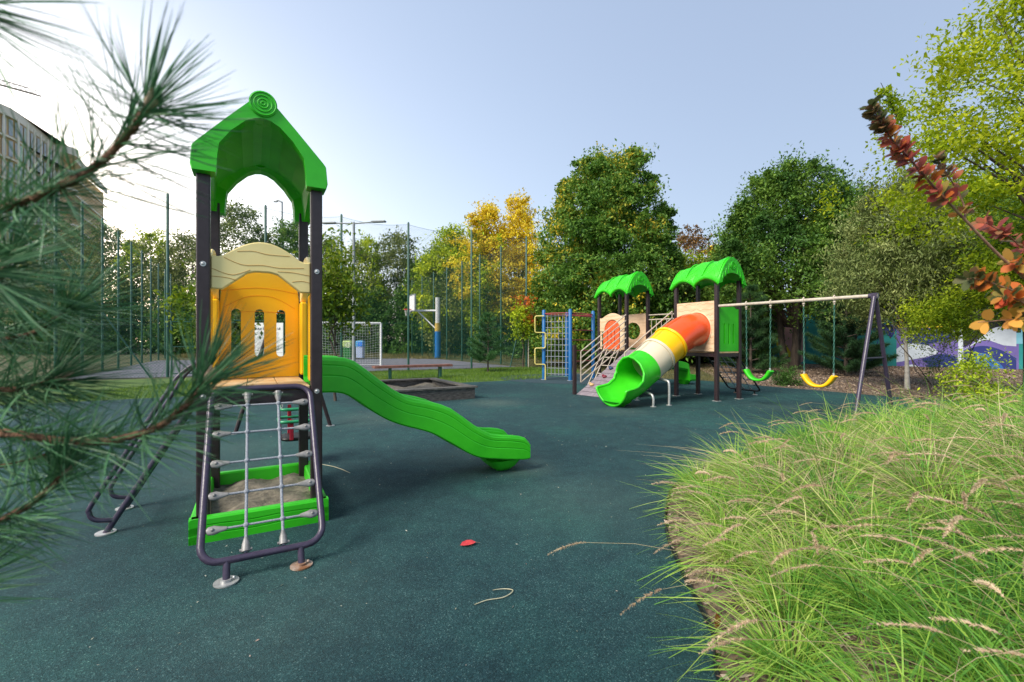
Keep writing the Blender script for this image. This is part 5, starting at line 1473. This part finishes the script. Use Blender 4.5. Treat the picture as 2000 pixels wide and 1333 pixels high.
bough([(-170, 470, .62), (-60, 432, .60), (0, 410, .60), (90, 378, .59), (180, 330, .57), (250, 262, .56), (288, 210, .55)], .0055, .0034, 230, .118, .42, 1.45, bud=2)
bough([(-150, 800, .72), (-60, 835, .70), (40, 850, .68), (120, 862, .68), (210, 862, .67), (300, 838, .66), (360, 795, .66), (402, 742, .66)], .0062, .0038, 260, .115, .35, 1.15, bud=6)
bough([(-150, 1090, .74), (-40, 1035, .70), (60, 985, .69), (125, 925, .68)], .0050, .0032, 161, .115, .45, 1.1, bud=1)
bough([(-160, 770, .80), (-60, 765, .76), (0, 763, .75), (60, 757, .74), (108, 742, .74)], .0052, .0034, 217, .12, .4, 1.1, bud=4)
bough([(-180, 640, .74), (-90, 610, .70), (-10, 560, .68), (22, 495, .66)], .0050, .0032, 192, .12, .4, 1.2)
bough([(-200, 700, .84), (-60, 672, .8), (60, 650, .78), (140, 600, .78)], .0045, .003, 198, .12, .45, 1.15)
bough([(-250, 560, .62), (-120, 540, .58), (-30, 530, .56)], .0046, .0030, 130, .13, .4, 1.3)
bough([(-330, -60, .56), (-180, -20, .55), (-60, 20, .54)], .0045, .003, 52, .15, .55, .9)
bough([(-260, 1200, .72), (-120, 1180, .70), (-50, 1130, .70)], .0045, .003, 80, .12, .5, 1.1)
bough([(-260, 960, .84), (-100, 925, .82), (30, 905, .80), (90, 890, .80)], .0045, .003, 130, .11, .45, 1.1)
tk = MB(); tk.tube([(0, 0, 0), (.03, .02, .9), (-.02, 0, 1.8), (.02, .03, 3.2)], [.085, .07, .055, .02], 12); tk.build('trunk', BARK, fpn)

# ---------------------------------------------------------------- red leaved smoke bush reaching in from the right
sb = thing('smoke_bush', 'red and orange leaved branch of a smoke bush reaching in from the right', 'shrub', (2.35, 1.55, 0)); so2 = sb.location
LRED = leafmat('crimson_leaves', [(.13, .05, .04, 1), (.36, .07, .06, 1), (.50, .12, .07, 1), (.24, .15, .06, 1), (.11, .13, .05, 1)], trans=.35, scale=9)
LDRK = leafmat('bronze_green_leaves', [(.03, .06, .022, 1), (.09, .11, .035, 1), (.24, .12, .06, 1)], trans=.35, scale=9)
LORG = leafmat('orange_leaves', [(.50, .07, .03, 1), (.62, .17, .03, 1), (.36, .24, .05, 1), (.14, .19, .04, 1)], trans=.35, scale=9)
LYOR = leafmat('yellow_orange_leaves', [(.70, .28, .05, 1), (.80, .40, .08, 1), (.45, .38, .06, 1)], trans=.35, scale=9)
STEM = mat('red_brown_stem', (.16, .07, .05, 1), .7, (.34, .20, .13, 1), 40)
def spray(pts, r0, r1, parts, name='stem'):
    w = [P(*p) - so2 for p in pts]; c = catmull(w, 8); m_ = len(c)
    o = MB().tube(c, [r0 + (r1 - r0) * k / (m_ - 1) for k in range(m_)], 7).build(name, STEM, sb)
    A = np.array([tuple(p) for p in c]); T_ = unit(np.gradient(A, axis=0))
    for (s0, s1, n, ls, m) in parts:
        s = np.sort(rng.uniform(s0, s1, n)) * (m_ - 1.001); i = s.astype(int); f = (s - i)[:, None]
        B = A[i] * (1 - f) + A[i + 1] * f; T = T_[i]
        ph = np.arange(n) * 2.4; up = np.array([0, 0, 1.]); s_ = unit(np.cross(T, np.tile(up, (n, 1)) + .01)); u_ = unit(np.cross(s_, T))
        rad = s_ * np.cos(ph)[:, None] + u_ * np.sin(ph)[:, None]
        D = unit(rad * 1.0 + T * .55 + rng.normal(size=(n, 3)) * .12); l = ls * rng.uniform(.7, 1.15, n)
        nr = unit(T * 1.0 - rad * .4 + rng.normal(size=(n, 3)) * .6)
        C = B + D * (l * .62)[:, None]
        v, q = oval_leaves(C, D, nr, l, l * .62)
        mesh_np('leaves', v, q, m, o, n=8)
    return o
spray([(2160, 700, 1.42), (2060, 592, 1.36), (2000, 543, 1.32), (1940, 488, 1.30), (1885, 430, 1.28), (1830, 372, 1.25), (1780, 315, 1.22), (1740, 270, 1.20), (1715, 230, 1.18), (1702, 208, 1.18)], .005, .0014,
      [(.80, 1.0, 49, 0.027, LDRK), (.70, .86, 34, 0.030, LRED), (.50, .72, 58, 0.034, LRED), (.55, .8, 18, 0.030, LORG), (.45, .6, 11, 0.034, LORG)])
spray([(1885, 430, 1.28), (1882, 400, 1.28), (1862, 360, 1.27), (1838, 322, 1.26), (1828, 305, 1.26)], .0025, .0012, [(.1, .7, 26, 0.032, LRED), (.6, 1, 23, 0.027, LDRK)])
spray([(2160, 560, 1.4), (2080, 520, 1.36), (2010, 490, 1.34), (1960, 455, 1.33), (1925, 435, 1.32)], .004, .0016, [(.3, 1, 53, 0.034, LRED)])
spray([(2180, 640, 1.3), (2080, 600, 1.28), (2000, 575, 1.26), (1920, 548, 1.26), (1890, 545, 1.26)], .004, .0016, [(.2, .8, 58, 0.034, LORG), (.2, .8, 15, 0.034, LDRK), (.7, 1, 18, 0.032, LDRK)])
spray([(2180, 690, 1.25), (2090, 640, 1.22), (2030, 610, 1.2), (1985, 585, 1.2), (1960, 580, 1.2)], .004, .0018, [(.2, 1, 53, 0.034, LORG), (.2, 1, 14, 0.034, LDRK)])
spray([(2200, 600, 1.28), (2100, 622, 1.26), (2040, 622, 1.24), (1985, 624, 1.22), (1910, 630, 1.20)], .0025, .0010, [(.45, 1, 16, .036, LYOR), (.2, .5, 18, 0.034, LORG), (.2, .5, 5, 0.034, LDRK)])
spray([(2200, 560, 1.34), (2110, 545, 1.32), (2040, 525, 1.30), (1975, 510, 1.30)], .003, .0014, [(.2, 1, 48, 0.034, LORG), (.2, 1, 13, 0.034, LDRK)])
for q, e in enumerate([(2160, 700, 1.42), (2180, 640, 1.3), (2160, 560, 1.4), (2200, 600, 1.28)]):
    b = P(*e) - so2; MB().tube(catmull([Vector((.02 * q, .01 * q, 0)), Vector((b.x * .3 + .1, b.y * .3, b.z * .5)), b], 6), [.012] * 7 + [.008] * 5 + [.005], 7).build('stem', STEM, sb)

# ---------------------------------------------------------------- ornamental grass bed
rng = np.random.default_rng(77)
BE = [Vector((*p, 0)) for p in [(.55, -1.5), (.60, .2), (.68, 1.1), (.75, 1.667), (.84, 1.90), (.876, 2.16), (.915, 2.5), (1.0, 2.97), (1.16, 3.43), (1.365, 3.85), (1.80, 4.35), (2.6, 5.0), (3.9, 5.95), (5.4, 6.55), (8, 6.9), (12, 6.6)]]
BEf = catmull(BE, 5); BA = np.array([tuple(p)[:2] for p in BEf])
def bed_d(x, y):
    """signed distance inside the bed"""
    p = np.stack([x, y], -1)[..., None, :]; a, b = BA[:-1], BA[1:]; ab = b - a
    t = np.clip(((p - a) * ab).sum(-1) / (ab ** 2).sum(-1), 0, 1); q = a + ab * t[..., None]; dd = p - q
    d = np.linalg.norm(dd, axis=-1); k = d.argmin(-1)
    cr_ = ab[k][..., 0] * (p[..., 0, 1] - a[k][..., 1]) - ab[k][..., 1] * (p[..., 0, 0] - a[k][..., 0])
    return np.where(cr_ < 0, 1, -1) * d.min(-1)
def bed_h(x, y): d = np.clip(bed_d(x, y), 0, 9); return .05 * np.minimum(1, d * 8) +   .86 * (1 - np.exp(-(d / 3.2) ** 1.6)) + .012 * np.sin(x * 7) * np.cos(y * 6)
mb = MB(); rows = []
inn_n = [Vector((0, 0, 0))] * len(BEf)
steps = [0, .03, .08, .2, .4, .7, 1.1, 1.7, 2.5, 3.6, 5, 7]
for i, p in enumerate(BEf):
    ctr = Vector((9.0, 1.0, 0)); t = (BEf[min(i + 1, len(BEf) - 1)] - BEf[max(i - 1, 0)]).normalized(); n = Vector((t.y, -t.x, 0))
    row_ = []
    for s in steps:
        q = p + (n if s < .3 else (n * .3 + (ctr - p).normalized() * .7)) * s
        row_.append(Vector((q.x, q.y, float(bed_h(np.array(q.x), np.array(q.y))) if s > 0 else -.002)))
    rows.append(row_)
mb.loft(rows, closed=False, cap=False)
tag(mb.build('planting_bed', MULCHG), kind='structure')
e = MB(); e.loft([[p + Vector((0, 0, 0)), p + Vector((0, 0, .035)), p + Vector((.008, 0, .035)), p + Vector((.008, 0, 0))] for p in BEf], smooth=False)
tag(e.build('bed_edging', BLACKP), 'thin black plastic edging strip between grass bed and rubber', 'edging')
# tussock centres
cen = []
tries = 0
while tries < 9000 and len(cen) < 230:
    tries += 1
    x, y = rng.uniform(.7, 9.5), rng.uniform(.1, 7.0)
    d = float(bed_d(np.array(x), np.array(y)))
    if d < .22 or x > 1.35 * y + 2.2: continue
    if any((x - a) ** 2 + (y - b) ** 2 < (.25 + .03 * y) ** 2 for a, b in cen): continue
    cen.append((x, y))
cen = np.array(cen)
GB = leafmat('fountain_grass_blades', [(.045, .15, .035, 1), (.11, .29, .05, 1), (.17, .40, .05, 1), (.30, .50, .07, 1), (.42, .56, .10, 1), (.68, .64, .30, 1)], trans=.35, scale=1.3, rough=.5)
GS = leafmat('straw_grass_blades', [(.30, .24, .12, 1), (.52, .43, .24, 1), (.70, .60, .38, 1)], trans=.3, scale=2, rough=.6)
def blades(cx, cy, n, L_, lean, w, seg=5):
    N = len(cx) * n; X = np.repeat(cx, n); Y = np.repeat(cy, n)
    a = rng.uniform(0, 6.283, N); r = rng.uniform(0, .10, N)
    # wind and weight comb the tufts outward over the edge
    da = np.repeat(rng.normal(size=len(cx)) * .25, n)
    comb = np.stack([-.24 * np.cos(da), -.20 + .2 * np.sin(da), np.zeros(N)], 1)
    bx_, by_ = X + r * np.cos(a), Y + r * np.sin(a)
    base = np.stack([bx_, by_, bed_h(bx_, by_) - .01], 1)
    tilt = np.abs(rng.normal(size=N)) * lean + .12
    out = np.stack([np.cos(a), np.sin(a), np.zeros(N)], 1)
    D = unit(out * np.sin(tilt)[:, None] + np.array([0, 0, 1]) * np.cos(tilt)[:, None] + comb * .35 + rng.normal(size=(N, 3)) * .08)
    ln = L_ * rng.uniform(.55, 1.2, N)
    droop = rng.uniform(.35, 1.0, N)[:, None]
    cv = (out * .35 + comb * .5 + rng.normal(size=(N, 3)) * .34) * droop + np.array([0, 0, -1]) * droop * .80
    edge_ = np.clip(np.repeat(bed_d(cx, cy), n) * .9 + .42, .5, 1.); ln = ln * edge_
    return strips(base, D, ln, w * rng.uniform(.6, 1.25, N), cv, seg, face=np.tile(np.array([0, 0, 1.]), (N, 1)) + rng.normal(size=(N, 3)) * .6)
near = cen[:, 1] < 4.2
v1, q1 = blades(cen[near, 0], cen[near, 1], 380, .52, .62, .0046, 6)
v2, q2 = blades(cen[~near, 0], cen[~near, 1], 240, .62, .5, .0060, 4)
gr = mesh_np('ornamental_grass', np.vstack([v1, v2]), np.vstack([q1, q2 + len(v1)]), GB)
tag(gr, kind='stuff')
# dry straw lying over the middle of the bed
st_c = cen[(np.abs(cen[:, 1] - (3.3 - .28 * (cen[:, 0] - 2))) < .55 + .12 * cen[:, 0]) & (cen[:, 0] > 1.7)]
v, q = blades(st_c[:, 0], st_c[:, 1], 170, .62, 1.05, .0048, 5)
tag(mesh_np('straw_blades', v, q, GS, gr), kind='stuff')
PL = leafmat('seed_head_bristles', [(.40, .25, .18, 1), (.62, .46, .30, 1), (.80, .66, .44, 1), (.48, .30, .28, 1)], trans=.3, scale=3, rough=.8)
pk = cen[rng.permutation(len(cen))[:]]
hv, hq, hs_, sv, sq = [], [], 0, [], []
stem = MB(); bv_, bt_ = [], []
for (x, y) in pk:
    if float(bed_d(np.array(x), np.array(y))) < (.30 if y < 2.6 else .5): continue
    for _ in range(rng.integers(4, 9) if y < 2.9 else rng.integers(1, 4)):
        a = rng.uniform(0, 6.283); z0 = float(bed_h(np.array(x), np.array(y))); ln = rng.uniform(.62, .92); tl = rng.uniform(.05, .8)
        out = Vector((math.cos(a) - .55, math.sin(a) - .5, 0)); out.normalize()
        p = [Vector((x, y, z0)) + out * (ln * math.sin(tl) * s) + EZ * (ln * math.cos(tl) * s) + (out * .30 - EZ * .42) * ln * s * s for s in (0, .3, .6, .8, 1)]
        stem.tube(p, [.0011] * 5, 3, cap=False)
        hl = rng.uniform(.09, .15); d0 = (p[-1] - p[-2]).normalized(); nb = 150
        s = rng.uniform(0, 1, nb)[:, None]; D0 = np.array(tuple(d0)); bend = np.array([out.x * .25, out.y * .25, -.45])
        C = np.array(tuple(p[-1])) + D0 * s * hl + bend * s * s * hl
        ax = unit(D0 + 2 * bend * s); rd = unit(np.cross(ax, rdir(nb)))
        B = unit(rd + ax * .7); L1 = .015 * (1 - .55 * np.abs(2 * s - 1) ** 2); sd = unit(np.cross(B, ax)) * .0024
        bv_.append(np.stack([C - sd, C + sd, C + B * L1], 1).reshape(-1, 3))
bv_ = np.vstack(bv_)
# bristles of one head share a tint because they follow position-driven colour
tag(mesh_np('seed_heads', bv_, np.arange(len(bv_)).reshape(-1, 3), PL, gr, n=3), kind='stuff')
tag(stem.build('seed_stalks', GS, gr), kind='stuff')

# ---------------------------------------------------------------- lawn, mulch chips, litter
def inpoly(x, y, poly):
    r = np.zeros(len(x), bool); n = len(poly)
    for i in range(n):
        (x0, y0), (x1, y1) = poly[i][:2], poly[(i + 1) % n][:2]
        c = ((y0 > y) != (y1 > y)) & (x < (x1 - x0) * (y - y0) / (y1 - y0 + 1e-12) + x0); r ^= c
    return r
def turf(name, poly, n, h, m, z=0., wd=.012):
    px = [p[0] for p in poly]; py = [p[1] for p in poly]
    x = rng.uniform(min(px), max(px), n); y = rng.uniform(min(py), max(py), n); k = inpoly(x, y, [tuple(p) for p in poly]); x, y = x[k], y[k]; N = len(x)
    hh = h * rng.uniform(.5, 1.3, N) * (1 + .4 * np.sin(x * 2.3) * np.cos(y * 1.7)); d = rdir(N) * .5 + np.array([0, 0, 1.]); a = rng.uniform(0, 6.28, N)
    sd = np.stack([np.cos(a), np.sin(a), 0 * a], 1) * wd * .5; b = np.stack([x, y, np.full(N, z)], 1)
    v = np.stack([b - sd, b + sd, b + d * hh[:, None]], 1).reshape(-1, 3)
    return tag(mesh_np(name, v, np.arange(len(v)).reshape(-1, 3), m, n=3), kind='stuff')
TURF = leafmat('lawn_blades', [(.05, .12, .010, 1), (.11, .21, .015, 1), (.20, .30, .03, 1)], trans=.3, scale=.9)
DRYT = leafmat('dry_turf_blades', [(.07, .08, .025, 1), (.16, .15, .05, 1), (.28, .24, .10, 1)], trans=.3, scale=.7)
turf('lawn_grass', [tuple(p)[:2] for p in (L0 - U * 10, L0, L0 + U * 2.9, Vector((1.6, 17.2, 0)), Vector((2.8, 18.6, 0)), Vector((2.6, 20.6, 0)), FC[1] + Vector((-.2, -.5, 0)), FC[0] + U * 5 + Vector((0, -.5, 0)))], 90000, .06, TURF)
turf('dry_grass', [(3.4, 16.2), (6.0, 14.5), (6.9, 12.8), (6.8, 14.5), (9, 20), (12, 30), (-2, 30), (1, 23), (3, 19)], 60000, .07, DRYT, -.01)
turf('boundary_grass', [(-26, 34), (8, 30), (10, 42), (-30, 44)], 50000, .18, DRYT, -.01, .04)
def chips(name, poly, n, m, size, zf, kind='stuff'):
    px = [p[0] for p in poly]; py = [p[1] for p in poly]
    x = rng.uniform(min(px), max(px), n); y = rng.uniform(min(py), max(py), n); k = inpoly(x, y, [tuple(p) for p in poly]); x, y = x[k], y[k]; N = len(x)
    c = np.stack([x, y, zf(x, y)], 1); d = rdir(N); d[:, 2] *= .35; d = unit(d); nr = rdir(N, 2.5)
    l = size * rng.uniform(.5, 1.6, N); v, q = leaf_quads(c, d, nr, l, l * rng.uniform(.2, .5, N))
    return tag(mesh_np(name, v, q, m), kind=kind)
CHM = leafmat('wood_chips', [(.05, .03, .02, 1), (.17, .11, .07, 1), (.36, .26, .18, 1), (.48, .40, .32, 1)], trans=0, scale=3, rough=.9)
band = [tuple(p)[:2] for p in BEf[3:75]] + [tuple(p + Vector((1.0, -.1, 0)))[:2] for p in BEf[3:75]][::-1]
chips('bark_mulch', band, 60000, CHM, .036, lambda x, y: bed_h(x, y) + rng.uniform(.004, .045, len(x)))
chips('mulch_chips', [(7.06, 12.6), (6.7, 14.5), (8.0, 19), (9, 27), (25, 20), (20, 8), (10.5, 8.5), (8.9, 9.85), (7.77, 11.55)], 60000, CHM, .06, lambda x, y: 0 * x + .008)
# little bits trodden over the rubber
LIT = leafmat('dry_bits', [(.16, .13, .06, 1), (.34, .32, .22, 1), (.50, .50, .42, 1), (.30, .08, .05, 1)], trans=.1, scale=5)
chips('leaf_litter', [(-6, 1.2), (.6, 1.3), (1.0, 3.4), (3.5, 6), (8.5, 9), (6, 13), (-1.5, 13), (-8, 9)], 3600, LIT, .012, lambda x, y: 0 * x + .005)
def ground_bit(name, label, cat, pts, r, m):
    w = [G(*p) for p in pts]; o = w[0].copy(); t = MB(); c = catmull([p - o + EZ * (.004 + .004 * (i % 2)) for i, p in enumerate(w)], 6)
    t.tube(c, [r * (.4 + .6 * math.sin(math.pi * (.1 + .85 * i / (len(c) - 1)))) for i in range(len(c))], 5)
    return tag(t.build(name, m, None, o), label, cat)
DRY = mat('dry_stalk', (.42, .40, .26, 1), .8, (.6, .56, .4, 1), 30)
ground_bit('dry_grass_blade', 'pale curled grass blade lying on the rubber near the bottom centre', 'grass blade', [(927, 1183), (950, 1176), (985, 1168), (1002, 1157), (985, 1152), (962, 1156)], .0026, DRY)
ground_bit('dry_twig', 'thin dry twig lying beside the right post of the near tower', 'twig', [(628, 908), (650, 913), (668, 918), (684, 926)], .0034, DRY)
lf_ = thing('fallen_leaf', 'single red fallen leaf lying on the dark rubber', 'leaf', G(914, 1066), .2)
v, q = oval_leaves(np.array([[0, 0, .012]]), unit(np.array([[1., .15, .06]])), unit(np.array([[.1, -.2, 1.]])), np.array([.098]), np.array([.050]))
mesh_np('blade', v, q, mat('red_leaf', (.42, .02, .03, 1), .5, (.60, .06, .05, 1), 40), lf_, n=8)
MB().tube([(.045, .008, .014), (.075, .012, .006)], .0012, 4).build('stalk', STEM, lf_)
bl_ = thing('fallen_leaf', 'brown curled leaf caught at the edge of the grass bed', 'leaf', G(1398, 1240), .6)
v, q = oval_leaves(np.array([[0, 0, .06]]), unit(np.array([[.3, .15, 1.]])), unit(np.array([[.1, -1., .3]])), np.array([.06]), np.array([.05]))
mesh_np('blade', v, q, mat('brown_leaf', (.30, .08, .02, 1), .6, (.42, .14, .03, 1), 40), bl_, n=8)
